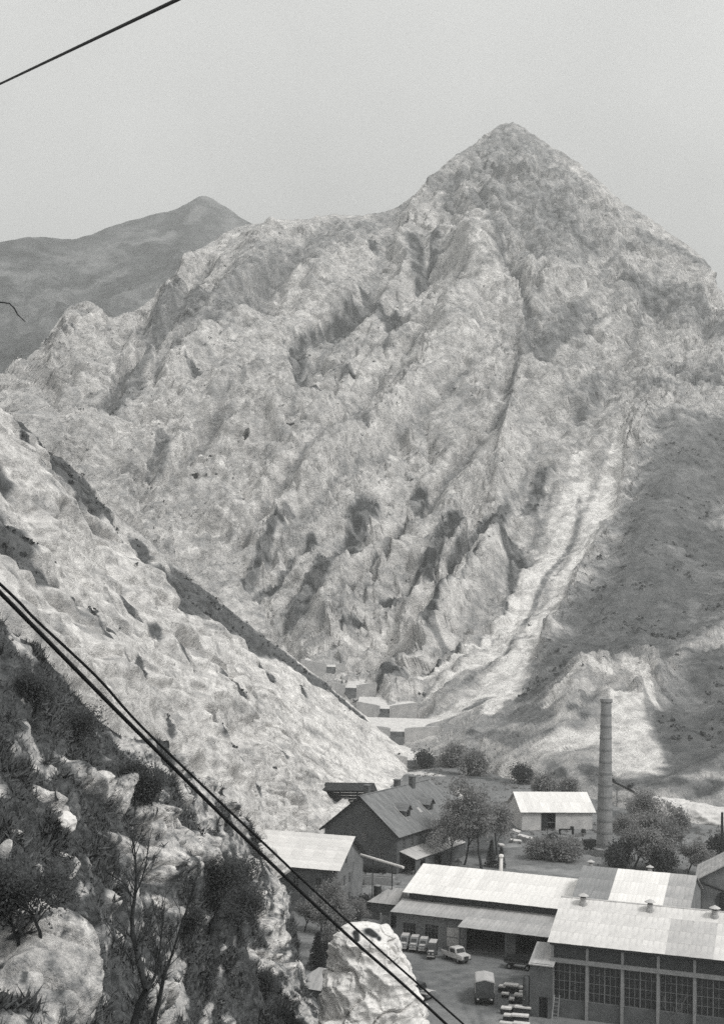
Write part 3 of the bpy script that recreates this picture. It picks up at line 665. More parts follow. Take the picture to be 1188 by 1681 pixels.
dark_l = [
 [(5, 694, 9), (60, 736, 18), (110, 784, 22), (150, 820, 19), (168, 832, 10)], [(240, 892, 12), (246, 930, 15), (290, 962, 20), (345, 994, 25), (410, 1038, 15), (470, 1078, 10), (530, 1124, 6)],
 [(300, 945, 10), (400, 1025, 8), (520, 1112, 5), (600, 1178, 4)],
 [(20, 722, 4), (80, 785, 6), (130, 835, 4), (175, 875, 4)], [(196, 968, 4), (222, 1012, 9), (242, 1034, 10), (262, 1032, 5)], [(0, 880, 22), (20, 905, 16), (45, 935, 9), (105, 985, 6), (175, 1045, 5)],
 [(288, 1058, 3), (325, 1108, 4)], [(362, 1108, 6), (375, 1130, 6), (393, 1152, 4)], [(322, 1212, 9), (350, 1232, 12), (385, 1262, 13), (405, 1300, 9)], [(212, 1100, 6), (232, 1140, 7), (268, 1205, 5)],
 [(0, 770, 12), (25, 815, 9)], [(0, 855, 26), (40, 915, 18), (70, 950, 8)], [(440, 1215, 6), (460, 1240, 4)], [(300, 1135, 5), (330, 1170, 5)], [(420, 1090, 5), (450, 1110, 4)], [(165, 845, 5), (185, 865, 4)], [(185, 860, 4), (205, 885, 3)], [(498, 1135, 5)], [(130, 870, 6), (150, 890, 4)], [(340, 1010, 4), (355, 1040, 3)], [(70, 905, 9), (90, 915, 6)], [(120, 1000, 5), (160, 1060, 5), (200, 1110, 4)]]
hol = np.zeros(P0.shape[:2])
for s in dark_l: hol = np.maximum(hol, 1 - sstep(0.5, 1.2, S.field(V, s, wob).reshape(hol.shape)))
disp = disp - 0.5 * blur(hol, 2) - (1 - 0.8 * far) * (1.2 * cracks(Q / 10.0 + 0.4 * warp[..., None], .07) + 0.35 * cracks(Q / 3.5, .08))
P = P0 + N0 * (disp * edge)[..., None]
bl = fbm(P / 9.0, 4); bl2 = fbm(P / 2.2, 3); st = fbm(Q / 3.0, 3)
alb = 0.68 + 0.2 * bl + 0.22 * bl2 + 0.55 * st + 0.10 * far
thin = sstep(0.12, 0.34, bl * 0.6 + st * 0.8) * (1 - far) * 0.35
alb = alb * (1 - thin) + 0.2 * thin
n1 = normals(P); n1 *= np.sign(np.sum(n1 * N0, -1, keepdims=True))
nvm = bl2
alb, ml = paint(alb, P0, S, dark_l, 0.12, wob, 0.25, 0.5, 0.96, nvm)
backside = sstep(NBl / P0.shape[0] + 0.008, NBl / P0.shape[0] - 0.02, vv)
alb = alb * (1 - 0.8 * backside) + 0.10 * 0.8 * backside
alb, _ = paint(alb, P0, S, [[(185, 838, 10), (195, 850, 8)], [(262, 905, 4), (280, 925, 4)]], 0.58, wob * 0.5, 0.3)
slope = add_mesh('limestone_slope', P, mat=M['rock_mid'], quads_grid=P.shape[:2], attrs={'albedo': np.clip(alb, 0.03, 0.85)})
tag(slope, kind='structure')
prob = (vv > NBl / P0.shape[0]) * (0.0006 * (bl2 > 0.15) + 0.02 * (ml > 0.7))
pick = rng.uniform(size=prob.shape) < prob
pts = P[pick]
scrub_mesh('slope_scrub', pts, rng.uniform(0.3, 0.9, len(pts)), M['scrub'], 8, 'small dark tufts growing in the cracks of the pale limestone slope')

# ------------------------------------------------------------------ terrain: the hillside in front, below the camera
A = [(-260, 850, 58), (-110, 945, 58), (0, 1018, 58), (65, 1062, 61), (130, 1140, 64), (200, 1205, 68), (275, 1232, 74), (335, 1285, 80), (395, 1345, 88), (428, 1395, 92), (468, 1470, 96), (484, 1560, 95), (478, 1635, 90), (530, 1685, 86), (620, 1790, 82), (760, 1960, 76)]
B = [(-260, 1090, 50), (-110, 1150, 50), (0, 1200, 50), (60, 1235, 52), (130, 1290, 55), (200, 1345, 59), (270, 1395, 64), (330, 1450, 70), (372, 1500, 77), (405, 1550, 81), (432, 1610, 84), (446, 1665, 82), (460, 1720, 78), (500, 1790, 74), (580, 1900, 70), (720, 2080, 62)]
Cc = [(-260, 1380, 42), (-110, 1400, 42), (0, 1420, 42), (50, 1445, 44), (105, 1485, 46), (160, 1525, 50), (220, 1570, 54), (275, 1615, 59), (320, 1665, 64), (352, 1715, 68), (380, 1770, 70), (400, 1830, 70), (425, 1890, 67), (470, 1970, 63), (560, 2090, 58), (700, 2300, 50)]
Dd = [(-260, 1690, 30), (-110, 1700, 30), (0, 1720, 30), (45, 1750, 31), (95, 1790, 33), (150, 1840, 35), (205, 1890, 38), (255, 1940, 41), (300, 2000, 44), (335, 2050, 46), (360, 2110, 46), (385, 2170, 46), (410, 2240, 44), (460, 2330, 42), (550, 2450, 38), (690, 2650, 32)]
nA = len(A)
near = []
for i in range(nA):
    t = i / (nA - 1)
    near.append((np.array([-11 + 20 * t, 7.0, 42.3 - 2.5 * t]), np.array([-13 + 26 * t, -2.0, 44.5 - 1.6 * t]), np.array([-16 + 34 * t, -22.0, 52 - 4 * t])))
FC = [[at(*A[i]), at(*B[i]), at(*Cc[i]), at(*Dd[i]), near[i][0], near[i][1], near[i][2]] for i in range(nA)]
NRf, NCf, NBf = 600, 560, 24
def back_f(p):
    return (3.0, 9.0, -min(24.0, p[2] + 2))
P0 = loft(FC, NRf, NCf, NBf, back_f, K=34, wr=([0, .8, 1], [0, .46, 1]), wc=([0, .06, .92, 1], [0, .12, .86, 1]))
N0 = normals(P0); N0 = N0 * np.sign(np.sum(N0 * np.array([0.5, -0.3, 0.8]), -1, keepdims=True))
vv, uu = np.meshgrid(np.linspace(0, 1, P0.shape[0]), np.linspace(0, 1, P0.shape[1]), indexing='ij')
S = Strokes(P0, NBf, 3, 1.25); V = P0.reshape(-1, 3)
wob = 0.55 * fbm(P0 / 2.2, 3) + 0.3 * fbm(P0 / 0.6, 2)
rock_f = [
 [(20, 1570, 26), (60, 1560, 30), (70, 1610, 40), (40, 1670, 46), (100, 1660, 30)], [(120, 1275, 18), (150, 1290, 24), (185, 1310, 26)], [(180, 1262, 14), (190, 1300, 20)], [(175, 1385, 14), (200, 1405, 18), (250, 1415, 26), (300, 1400, 20)],
 [(225, 1350, 20), (270, 1360, 22), (310, 1420, 20)], [(285, 1250, 12), (310, 1320, 16), (330, 1400, 16), (345, 1420, 10)], [(345, 1265, 18), (385, 1300, 22), (390, 1345, 14)], [(405, 1430, 24), (438, 1510, 30), (452, 1580, 22)], [(400, 1565, 12), (440, 1590, 16)],
 [(160, 1490, 16), (185, 1540, 22), (215, 1590, 22)], [(262, 1480, 10), (290, 1505, 12), (312, 1520, 9)], [(235, 1640, 22), (280, 1650, 26), (250, 1680, 20)], [(60, 1300, 10), (95, 1340, 14)], [(60, 1420, 8), (70, 1430, 6)], [(20, 1375, 9)], [(0, 1405, 8)],
 [(140, 1600, 18), (165, 1640, 16)], [(40, 1150, 5)], [(80, 1175, 5), (115, 1210, 6)], [(105, 1400, 4), (112, 1440, 4)], [(335, 1555, 5), (330, 1590, 5)], [(410, 1490, 12), (400, 1460, 12)], [(470, 1650, 8)]]
rk = np.zeros(P0.shape[:2], np.float32)
for s in rock_f: rk = np.maximum(rk, 1 - sstep(0.55, 1.3, S.field(V, s, wob).reshape(rk.shape)))
gband = np.zeros_like(rk)
for s in ([(95, 1290, 12), (170, 1395, 16), (245, 1490, 20), (310, 1570, 26), (420, 1680, 34)], [(20, 1480, 40), (90, 1500, 36), (130, 1545, 14)], [(30, 1110, 20), (120, 1230, 26), (200, 1280, 16)], [(120, 1600, 10), (150, 1570, 8)]):
    gband = np.maximum(gband, 1 - sstep(0.6, 1.15, S.field(V, s, wob).reshape(rk.shape)))
rk = rk * (1 - gband); rk_d = rk.copy()
rk = np.maximum(rk, (1 - .8 * gband) * 0.85 * sstep(0.06, 0.22, fbm(P0 / 5.0 + 2.0, 3) + 0.4 * fbm(P0 / 1.2, 3) + 0.03))
cdn = np.array([0.55, 0.45, -0.70]); cdn /= np.linalg.norm(cdn); sdn = np.cross(cdn, [0.3, -0.5, 0.8]); sdn /= np.linalg.norm(sdn); ndn = np.cross(cdn, sdn)
Q = np.stack([P0 @ cdn * 0.6, P0 @ sdn, P0 @ ndn * 0.7], -1)
crag = ridged(P0 / 5.5, 3); crag2 = ridged(P0 / 1.7, 3); bumps = fbm(P0 / 3.0, 4)
Jw = np.stack([fbm(P0 / 2.0, 2), fbm(P0 / 2.0 + 31, 2), fbm(P0 / 2.0 + 77, 2)], -1) * .9
Qw = np.stack([(P0 + Jw) @ cdn * 0.6, (P0 + Jw) @ sdn, P0 @ ndn * .06], -1)
fac = blur(facets(Qw / 2.6, 1.1, .5) * .42, 2) + blur(facets(Qw / 1.0 + 7, .9, .4) * .22, 1, 1) + blur(facets(Qw / .5 + 13, .9, .3) * .1, 1, 1)
rs = rk_d.copy()
for _ in range(10):
    rs = (rs + np.roll(rs, 1, 0) + np.roll(rs, -1, 0) + np.roll(rs, 1, 1) + np.roll(rs, -1, 1)) / 5
disp = rs * (0.25 + 1.3 * (crag - 0.1) + 0.2 * (crag2 - 0.2) + fac - 0.9 * cracks(Q / 3.2, .07) - 0.4 * cracks(P0 / 1.3, .09)) + (1 - rs) * (0.6 * (crag - .2) + 0.25 * (crag2 - .2) + 0.6 * bumps + 0.25 * fbm(P0 / 0.7, 3)) + 1.6 * fbm(P0 / 11.0, 3)
damp = sstep(2, 24, P0[..., 1]) * 0.9 + 0.1
P = P0 + N0 * (disp * damp)[..., None]
bl = fbm(P / 2.5, 4); bl2 = fbm(P / 0.55, 3); st = fbm(Q / 0.9, 3)
n1 = normals(P); n1 *= np.sign(np.sum(n1 * N0, -1, keepdims=True))
rocka = 0.58 + 0.2 * bl + 0.26 * bl2 + 0.24 * st
moss = sstep(0.16, 0.30, fbm(P / 0.9 + 5.0, 3) + 0.25 * bl)
rocka = rocka * (1 - 0.85 * moss) + 0.05 * 0.85 * moss
vega = 0.11 + 0.06 * bl + 0.06 * bl2
few = sstep(0.24, 0.42, bl2 * 0.7 + bl * 0.6)
vega = vega * (1 - 0.6 * few) + 0.26 * 0.6 * few
alb = vega * (1 - rk) + rocka * rk
cliff = sstep(NBf / P0.shape[0], NBf / P0.shape[0] - 0.01, vv)
alb = alb * (1 - cliff) + cliff * (0.18 + 0.1 * bl)
hill = add_mesh('hillside', P, mat=M['rock_near'], quads_grid=P.shape[:2], attrs={'albedo': np.clip(alb, 0.015, 0.7)})
tag(hill, kind='structure')
HILL_P, HILL_RK = P, rk
HS = Strokes(P, NBf, 2)
# turf and low growth on the soil between the rocks
dist = np.linalg.norm(P - EYE, axis=-1)
prob = (rk < 0.4) * (vv > NBf / P0.shape[0]) * (dist > 12) * (0.06 + 0.26 * (bl > 0.04)) + (moss * rk > 0.5) * 0.10
pr, w = project(P); prob = prob * (pr[..., 0] > -80) * (pr[..., 0] < 700) * (pr[..., 1] < 1780)
pick = rng.uniform(size=prob.shape) < prob
pts = P[pick]; nb = 5; n_ = len(pts) * nb
c_ = np.repeat(pts, nb, 0) + rng.normal(size=(n_, 3)) * np.array([.07, .07, .01]); L_ = rng.uniform(.1, .34, (n_, 1)) * np.repeat(1 + .7 * (bl[pick] > .1), nb)[:, None]
d_ = rng.normal(size=(n_, 3)) * .6 + np.array([.15, 0, .8]); d_ /= np.linalg.norm(d_, axis=1, keepdims=True); s_ = np.cross(d_, rng.normal(size=(n_, 3))); s_ /= np.linalg.norm(s_, axis=1, keepdims=True)
ug = add_mesh('undergrowth', np.stack([c_ - s_ * L_ * .1, c_ + s_ * L_ * .1, c_ + d_ * L_], 1).reshape(-1, 3), np.arange(n_ * 3).reshape(-1, 3), M['turf'], smooth=False)
tag(ug, 'dark matted turf and low weeds covering the steep hillside in front', 'undergrowth', kind='stuff')
# weeds and low growth over the valley floor
n_ = 5200; wx = rng.uniform(-60, 120, n_); wy = rng.uniform(212, 400, n_)
keep = (fbm(np.stack([wx, wy, 0 * wx], -1) * .06, 3) > -.02) & ~((wx > 20) & (wx < 50) & (wy < 262) & (wy > 232)); wx, wy = wx[keep], wy[keep]
deps = bpy.context.evaluated_depsgraph_get()
wz = []
for x_, y_ in zip(wx, wy):
    h_, loc_, *_ = ground.ray_cast(Vector((x_, y_, 200)), Vector((0, 0, -1))); wz.append(loc_[2] if h_ else 0)
scrub_mesh('weeds', np.stack([wx, wy, np.array(wz)], -1), rng.uniform(.25, .95, len(wx)), M['leaf'], 9, 'low weeds and brambles spread over the valley floor')

# ------------------------------------------------------------------ buildings
def wall(parent, name, mat, p0, ang, L, H, th, ops=(), gable=0.0, z0=0.0):
    """wall along the local direction ang, outside on its right; openings are real holes"""
    xs = sorted({0.0, L} | {o[0] for o in ops} | {o[1] for o in ops}); zs = sorted({z0, H} | {o[2] for o in ops} | {o[3] for o in ops})
    m = MB()
    for xa, xb in zip(xs[:-1], xs[1:]):
        run = None
        for za, zb in zip(zs[:-1], zs[1:]):
            c = ((xa + xb) / 2, (za + zb) / 2)
            if any(o[0] < c[0] < o[1] and o[2] < c[1] < o[3] for o in ops):
                if run: m.box(xa, xb, 0, th, *run); run = None
            else:
                run = (run[0], zb) if run else (za, zb)
        if run: m.box(xa, xb, 0, th, *run)
    if gable: m.prism([(0, H), (L, H), (L / 2, H + gable)], 0, th, 'y')
    o = m.build(name, mat, parent); o.location = p0; o.rotation_euler = (0, 0, ang); return o
def window(parent, p0, ang, s0, s1, z0, z1, nx=2, nz=2, depth=0.12, frame='frame', bar=0.05, name='window', glass='glass'):
    g = MB().box(s0, s1, depth, depth + 0.03, z0, z1).build(name, M[glass], parent); g.location = p0; g.rotation_euler = (0, 0, ang)
    m = MB(); y0, y1 = depth - 0.05, depth - 0.004
    for k in range(nx + 1):
        x = s0 + (s1 - s0) * k / nx; b = bar * (1.5 if k in (0, nx) else 1)
        xa = min(max(x - b / 2, s0), s1 - b); m.box(xa, xa + b, y0, y1, z0, z1)
    for k in range(nz + 1):
        z = z0 + (z1 - z0) * k / nz; b = bar; za = min(max(z - b / 2, z0), z1 - b); m.box(s0 + 0.02, s1 - 0.02, y0 + 0.006, y1 - 0.006, za, za + b)
    m.build('frame', M[frame], g)
    return g
def roof_sheets(parent, a, b, d, nr, nc, mat_of, th=0.05, name='roof_sheet', over=0.06):
    """a eave corner, b other eave corner, d ridge above a; sheets lap upwards like the real ones"""
    a, b, d = map(Vector, (a, b, d)); ux = (b - a) / nc; uy = (d - a) / nr; n = (b - a).cross(d - a).normalized()
    if n.z < 0: n = -n
    cache = {}
    for r in range(nr):
        for c in range(nc):
            mt = mat_of(r, c)
            if mt not in cache:
                ex = ux.normalized() * over; ey = uy.normalized() * over * 1.5
                m = MB().slab((0, 0, 0), ux + ex, ux + ex + uy + ey, uy + ey, th)
                cache[mt] = m.build(name, M[mt], parent); o = cache[mt]
            else:
                o = bpy.data.objects.new(name, cache[mt].data); col.objects.link(o); o.parent = parent
            o.location = a + ux * c + uy * r + n * (th + 0.018 * (c % 2) + 0.022 * (nr - r) * 0 + 0.012 * r + random.uniform(0, 0.006))
            o.rotation_euler = (random.uniform(-.002, .002), random.uniform(-.002, .002), 0)
def flat_roof(parent, name, mat, pts, th=0.08):
    return MB().slab(*pts, th).build(name, M[mat], parent)
def pt(p): return (float(p[0]), float(p[1]), 0.0)

# --- long hall with glazed bays in front
HN = thing('workshop_hall', 'long workshop hall with tall barred windows and pale sheet roof, nearest of the halls', 'hall', (23.3, 158.1, 0), math.radians(-19.2))
LN, DN, EZ, RZ, NBAY = 32.0, 16.0, 8.6, 11.85, 8
BAY = LN / NBAY
wall(HN, 'wall', M['plaster_dark'], (0, 0.12, 0), 0, LN, 2.0, 0.3)
for k in range(NBAY):
    MB().box(k * BAY + 0.16, (k + 1) * BAY - 0.16, 0.14, 0.34, 6.65, 8.12).build('panel', M['panel_dark'], HN)
    window(HN, (0, 0.14, 0), 0, k * BAY + 0.16, (k + 1) * BAY - 0.16, 2.002, 6.15, 6, 4, 0.16, bar=0.055)
    MB().box((k + .5) * BAY - .06, (k + .5) * BAY + .06, 0.20, 0.26, 2.004, 6.14).build('mullion', M['frame'], HN)
for k in range(NBAY + 1):
    MB().box(k * BAY - 0.16, k * BAY + 0.16, -0.06, 0.36, 0, 8.1).build('post', M['concrete'], HN)
MB().box(-0.25, LN + 0.25, -0.16, 0.40, 6.152, 6.648).build('belt_beam', M['concrete'], HN)
MB().box(-0.3, LN + 0.3, -0.30, 0.38, 8.12, 8.46).build('cornice', M['panel_dark'], HN)
wall(HN, 'gable_wall', M['plaster_mid'], (-0.16, DN, 0), -math.pi / 2, DN - 0.4, 8.4, 0.3, gable=3.0)
wall(HN, 'gable_wall', M['plaster_mid'], (LN + 0.16, 0.4, 0), math.pi / 2, DN - 0.4, 8.4, 0.3, gable=3.0)
wall(HN, 'rear_wall', M['plaster_dark'], (LN, DN + 0.1, 0), math.pi, LN, 8.4, 0.3)
roof_sheets(HN, (-0.5, -0.6, EZ - 0.18), (LN + 0.5, -0.6, EZ - 0.18), (-0.5, DN / 2, RZ), 4, 25, lambda r, c: 'roof_palegrey' if 10 <= c <= 13 and r < 3 else 'roof_sheet')
flat_roof(HN, 'roof_back', 'roof_sheet', ((LN + 0.5, DN + 0.6, EZ - 0.18), (-0.5, DN + 0.6, EZ - 0.18), (-0.5, DN / 2 + .03, RZ), (LN + 0.5, DN / 2 + .03, RZ)))
MB().tube([(-0.55, DN / 2, RZ + 0.08), (LN + 0.55, DN / 2, RZ + 0.08)], 0.13, 8).build('ridge_cap', M['roof_palegrey'], HN)
def vent(parent, x, y, z, s=1.0):
    v = MB().lathe([(0.62 * s, -0.6), (0.55 * s, 0.25), (0.42 * s, 0.3), (0.42 * s, 0.95 * s)], (x, y, z), 12).build('roof_vent', M['roof_dull'], parent)
    MB().lathe([(0.34 * s, 0.95 * s), (0.34 * s, 1.2 * s)], (x, y, z), 10).build('vent_throat', M['metal_dark'], v)
    MB().lathe([(0.78 * s, 1.2 * s), (0.74 * s, 1.28 * s), (0.05, 1.62 * s)], (x, y, z), 12).build('vent_cap', M['roof_palegrey'], v)
for x in (2.3, 10.2, 17.6, 25.5): vent(HN, x, DN / 2 - 1.1, RZ - 0.35, 0.85)

# --- stair tower against the hall's end
tw = gz(868, 1668, 0)
TW = thing('stair_tower', 'narrow grey rendered stair tower standing against the end of the nearest hall', 'building', pt(tw), math.radians(-19.2))
wall(TW, 'wall', M['plaster_dark'], (0, 0, 0), 0, 2.6, 6.0, 0.25, ops=[(1.1, 2.1, 0, 2.3)])
wall(TW, 'side_wall', M['plaster_dark'], (0, 4.5, 0), -math.pi / 2, 4.248, 6.0, 0.25)
MB().box(1.1, 2.1, 0.15, 0.2, 0, 2.3).build('door', M['dark_wood'], TW)
MB().slab((-0.15, -0.2, 5.9), (2.75, -0.2, 5.9), (2.75, 4.6, 7.4), (-0.15, 4.6, 7.4), 0.12).build('roof', M['roof_dull'], TW)
MB().lathe([(0.42, 0), (0.42, 4.2), (0.36, 4.4)], (-0.46, 0.3, 0), 12).build('drain_pipe', M['concrete_dark'], TW, smooth=True)

# --- middle hall with white roof, clerestory and lean-to
HM = thing('garage_hall', 'long low garage hall with whitewashed roof over a grey lean-to', 'hall', (6.3, 191.4, 0), math.radians(-22.0))
LM = 25.0
ops = [(1.0, 2.9, 0.9, 2.7), (4.2, 6.2, 0.9, 2.8), (7.4, 9.6, 0.0, 2.9), (10.3, 16.0, 0, 3.3), (17.2, 23.5, 0, 3.3)]
wall(HM, 'wall', M['plaster_mid'], (0, 0, 0), 0, LM, 3.9, 0.3, ops)
for o in ops[:2]: window(HM, (0, 0, 0), 0, *o, 4, 2, 0.1)
for k in range(2):
    d = MB().box(7.4 + k * 1.1 + .01, 7.4 + (k + 1) * 1.1 - .01, 0.06, 0.12, 0.02, 2.88).build('gate_leaf', M['plaster_light'], HM)
    for z in (0.1, 1.4, 2.75): MB().box(7.4 + k * 1.1 + .03, 8.5 + k * 1.1 - .03, 0.02, 0.055, z, z + 0.1).build('brace', M['frame'], d)
wall(HM, 'side_wall', M['plaster_mid'], (0, 20, 0), -math.pi / 2, 19.69, 3.9, 0.3)
wall(HM, 'partition_wall', M['plaster_dark'], (16.2, 8, 0), -math.pi / 2, 7.69, 3.9, 0.3)
wall(HM, 'rear_wall', M['plaster_dark'], (LM, 20.3, 0), math.pi, LM, 6.0, 0.3)
wall(HM, 'inner_wall', M['panel_dark'], (0.4, 8.4, 0), 0, LM - 0.4, 3.6, 0.3)
wall(HM, 'clerestory_wall', M['panel_dark'], (0.3, 4.2, 0), 0, LM - 0.3, 6.2, 0.3, z0=4.95)
wall(HM, 'gable_wall', M['plaster_mid'], (0.3, 20.0, 0), -math.pi / 2, 15.6, 6.0, 0.3, gable=2.4, z0=3.95)
roof_sheets(HM, (-0.7, -0.7, 4.08), (9.9, -0.7, 4.08), (-0.7, 4.18, 4.95), 1, 10, lambda r, c: 'roof_dull')
roof_sheets(HM, (9.92, -3.0, 3.62), (LM, -3.0, 3.62), (9.92, 4.18, 4.95), 2, 14, lambda r, c: 'roof_dull')
for x in (10.2, 16.6, 24.6): MB().box(x - .12, x + .12, -2.8, -2.56, 0, 3.5).build('canopy_post', M['concrete_dark'], HM)
roof_sheets(HM, (-0.4, 3.4, 6.05), (LM, 3.4, 6.05), (-0.4, 12.1, 8.6), 3, 18, lambda r, c: 'roof_white')
flat_roof(HM, 'roof_back', 'roof_white', ((LM, 20.8, 6.05), (-0.4, 20.8, 6.05), (-0.4, 12.13, 8.6), (LM, 12.13, 8.6)))
MB().tube([(10.6, 15.5, 7.2), (10.6, 15.5, 10.2)], 0.26, 10).build('flue_pipe', M['pipe_white'], HM, smooth=True)
MB().lathe([(0.4, 0), (0.38, 0.25), (0.1, 0.4)], (10.6, 15.5, 10.15), 10).build('flue_cap', M['pipe_white'], HM)

# --- small annex at the left end of the middle hall
an = gz(607, 1508, 0)
AN = thing('annex', 'small grey annex with pale hipped roof at the end of the garage hall', 'building', pt(an), math.radians(-22))
wall(AN, 'wall', M['plaster_dark'], (0, 0, 0), 0, 4.2, 2.5, 0.25)
wall(AN, 'side_wall', M['plaster_dark'], (0, 5, 0), -math.pi / 2, 4.74, 2.5, 0.25)
r = MB(); r.add([(-.4, -.4, 2.5), (4.4, -.4, 2.5), (4.4, 5.4, 2.5), (-.4, 5.4, 2.5), (4.4, 2.5, 4.4), (2.2, 2.5, 4.4)], [(0, 1, 4, 5), (2, 3, 5, 4), (3, 0, 5), (0, 3, 2, 1), (1, 2, 4)])
r.build('roof', M['roof_dull'], AN)
gt = gz(624, 1534, 0)
GT = thing('yard_gate', 'pale yard gate leaf hung between two posts beside the annex', 'gate', pt(gt), math.radians(-22))
for k in range(5): MB().box(0.1 + k * 0.24, 0.32 + k * 0.24, 0, 0.05, 0.1, 2.7).build('board', M['grey_wood'], GT)
for x in (0.0, 1.42): MB().box(x - .09, x + .09, -.06, .12, 0, 3.0).build('post', M['concrete'], GT)
for z in (0.6, 2.1): MB().box(0.1, 1.3, 0.052, 0.10, z, z + .12).build('rail', M['grey_wood'], GT)

# --- hall with striped roof behind
HB = thing('striped_hall', 'hall with white roof between two grey strips, behind the nearest hall', 'hall', (29.8, 183.8, 0), math.radians(-20.4))
LB = 15.0
for nm, p, a, L_ in (('wall', (0, 0, 0), 0, LB), ('rear_wall', (LB, 16, 0), math.pi, LB)): wall(HB, nm, M['plaster_mid'], p, a, L_, 7.8, 0.3)
wall(HB, 'gable_wall', M['plaster_mid'], (0, 15.69, 0), -math.pi / 2, 15.38, 7.8, 0.3, gable=3.0); wall(HB, 'gable_wall', M['plaster_mid'], (LB, 0.31, 0), math.pi / 2, 15.38, 7.8, 0.3, gable=3.0)
roof_sheets(HB, (-0.3, -0.5, 7.8), (LB + 0.3, -0.5, 7.8), (-0.3, 8, 11.0), 3, 13, lambda r, c: 'roof_white' if 4 <= c <= 9 else ('roof_grey' if c < 4 else 'roof_dull'))
flat_roof(HB, 'roof_back', 'roof_dull', ((LB + 0.3, 16.5, 7.8), (-0.3, 16.5, 7.8), (-0.3, 8.03, 11.0), (LB + 0.3, 8.03, 11.0)))
for x in (0.7, 8.9): vent(HB, x, 8.5, 10.75, 0.7)

# --- gabled building at the right edge
gr = gz(1144, 1440, 7.4)
HR = thing('gabled_boiler_house', 'grey gabled boiler house with arched dark window at the picture edge', 'building', pt(gr), math.radians(-16))
ops = [(3.0, 4.8, 2.0, 5.0), (6.5, 8.3, 2.0, 5.0), (10.0, 11.8, 2.0, 5.0)]
wall(HR, 'wall', M['plaster_mid'], (0, 0, 0), 0, 14.0, 7.2, 0.35, ops, gable=4.0)
for o in ops:
    window(HR, (0, 0, 0), 0, *o, 2, 3, 0.15)
    cx_ = (o[0] + o[1]) / 2; ro = 1.25; arc = [(cx_ + math.cos(t) * ro, 4.2 + math.sin(t) * ro * 1.1) for t in np.linspace(0, math.pi, 13)]
    arci = [(cx_ + math.cos(t) * 0.9, 4.2 + math.sin(t) * 0.95) for t in np.linspace(math.pi, 0, 13)]
    m = MB()
    for k in range(12):
        m.add([(arc[k][0], -.1, arc[k][1]), (arc[k + 1][0], -.1, arc[k + 1][1]), (arci[11 - k][0], -.1, arci[11 - k][1]), (arci[12 - k][0], -.1, arci[12 - k][1]),
               (arc[k][0], -.003, arc[k][1]), (arc[k + 1][0], -.003, arc[k + 1][1]), (arci[11 - k][0], -.003, arci[11 - k][1]), (arci[12 - k][0], -.003, arci[12 - k][1])],
              [(0, 1, 2, 3), (7, 6, 5, 4), (0, 4, 5, 1), (1, 5, 6, 2), (2, 6, 7, 3), (3, 7, 4, 0)])
    for sx in (o[0] - .35, o[1] - 0.0): m.box(sx, sx + .35, -.1, -.003, 1.9, 4.2)
    m.build('arch_surround', M['panel_dark'], HR)
wall(HR, 'side_wall', M['plaster_mid'], (0, 12, 0), -math.pi / 2, 11.64, 7.2, 0.35)
MB().slab((-0.4, -0.5, 7.05), (7.0, -0.5, 11.35), (7.0, 12.5, 11.35), (-0.4, 12.5, 7.05), 0.14).build('roof', M['roof_dull'], HR)
MB().slab((7.02, -0.5, 11.35), (14.4, -0.5, 7.05), (14.4, 12.5, 7.05), (7.02, 12.5, 11.35), 0.14).build('roof', M['roof_dull'], HR)
MB().tube([(0.0, -0.35, 6.9), (3.2, -0.35, 5.9), (6.0, -0.35, 5.0)], 0.16, 8).build('drain_pipe', M['metal_dark'], HR)
MB().tube([(0.35, -0.35, 6.6), (0.35, -0.35, 0)], 0.28, 8).build('down_pipe', M['metal_dark'], HR)

# --- white shed by the chimney
SH = thing('white_shed', 'white walled shed with bright roof and dark doorway left of the tall chimney', 'shed', (35.9, 290.6, 0), math.radians(8.5))
LS = 15.6
wall(SH, 'wall', M['plaster_light'], (0, 0, 0), 0, LS, 4.0, 0.3, ops=[(4.2, 7.4, 0, 3.7)])
wall(SH, 'gable_wall', M['plaster_light'], (0, 11.7, 0), -math.pi / 2, 11.38, 4.0, 0.3, gable=3.1); wall(SH, 'gable_wall', M['plaster_light'], (LS, 0.32, 0), math.pi / 2, 11.38, 4.0, 0.3, gable=3.1)
wall(SH, 'rear_wall', M['plaster_light'], (LS, 12, 0), math.pi, LS, 4.0, 0.3)
for k in (0,): MB().box(4.24, 5.75, 0.1, 0.16, 0.03, 3.66).build('door', M['dark_wood'], SH)
roof_sheets(SH, (-0.5, -0.5, 3.85), (LS + 0.6, -0.5, 3.85), (-0.5, 6.0, 7.3), 2, 10, lambda r, c: 'roof_white')
flat_roof(SH, 'roof_back', 'roof_white', ((LS + 0.6, 12.5, 3.85), (-0.5, 12.5, 3.85), (-0.5, 6.03, 7.3), (LS + 0.6, 6.03, 7.3)))

# --- brick house with steep tiled roof
ax = math.atan2(0.885, 0.465)
HO = thing('brick_house', 'tall dark brick house with steep tiled roof, two dormers and chimneys', 'house', (7.7, 240.0, 0), ax)
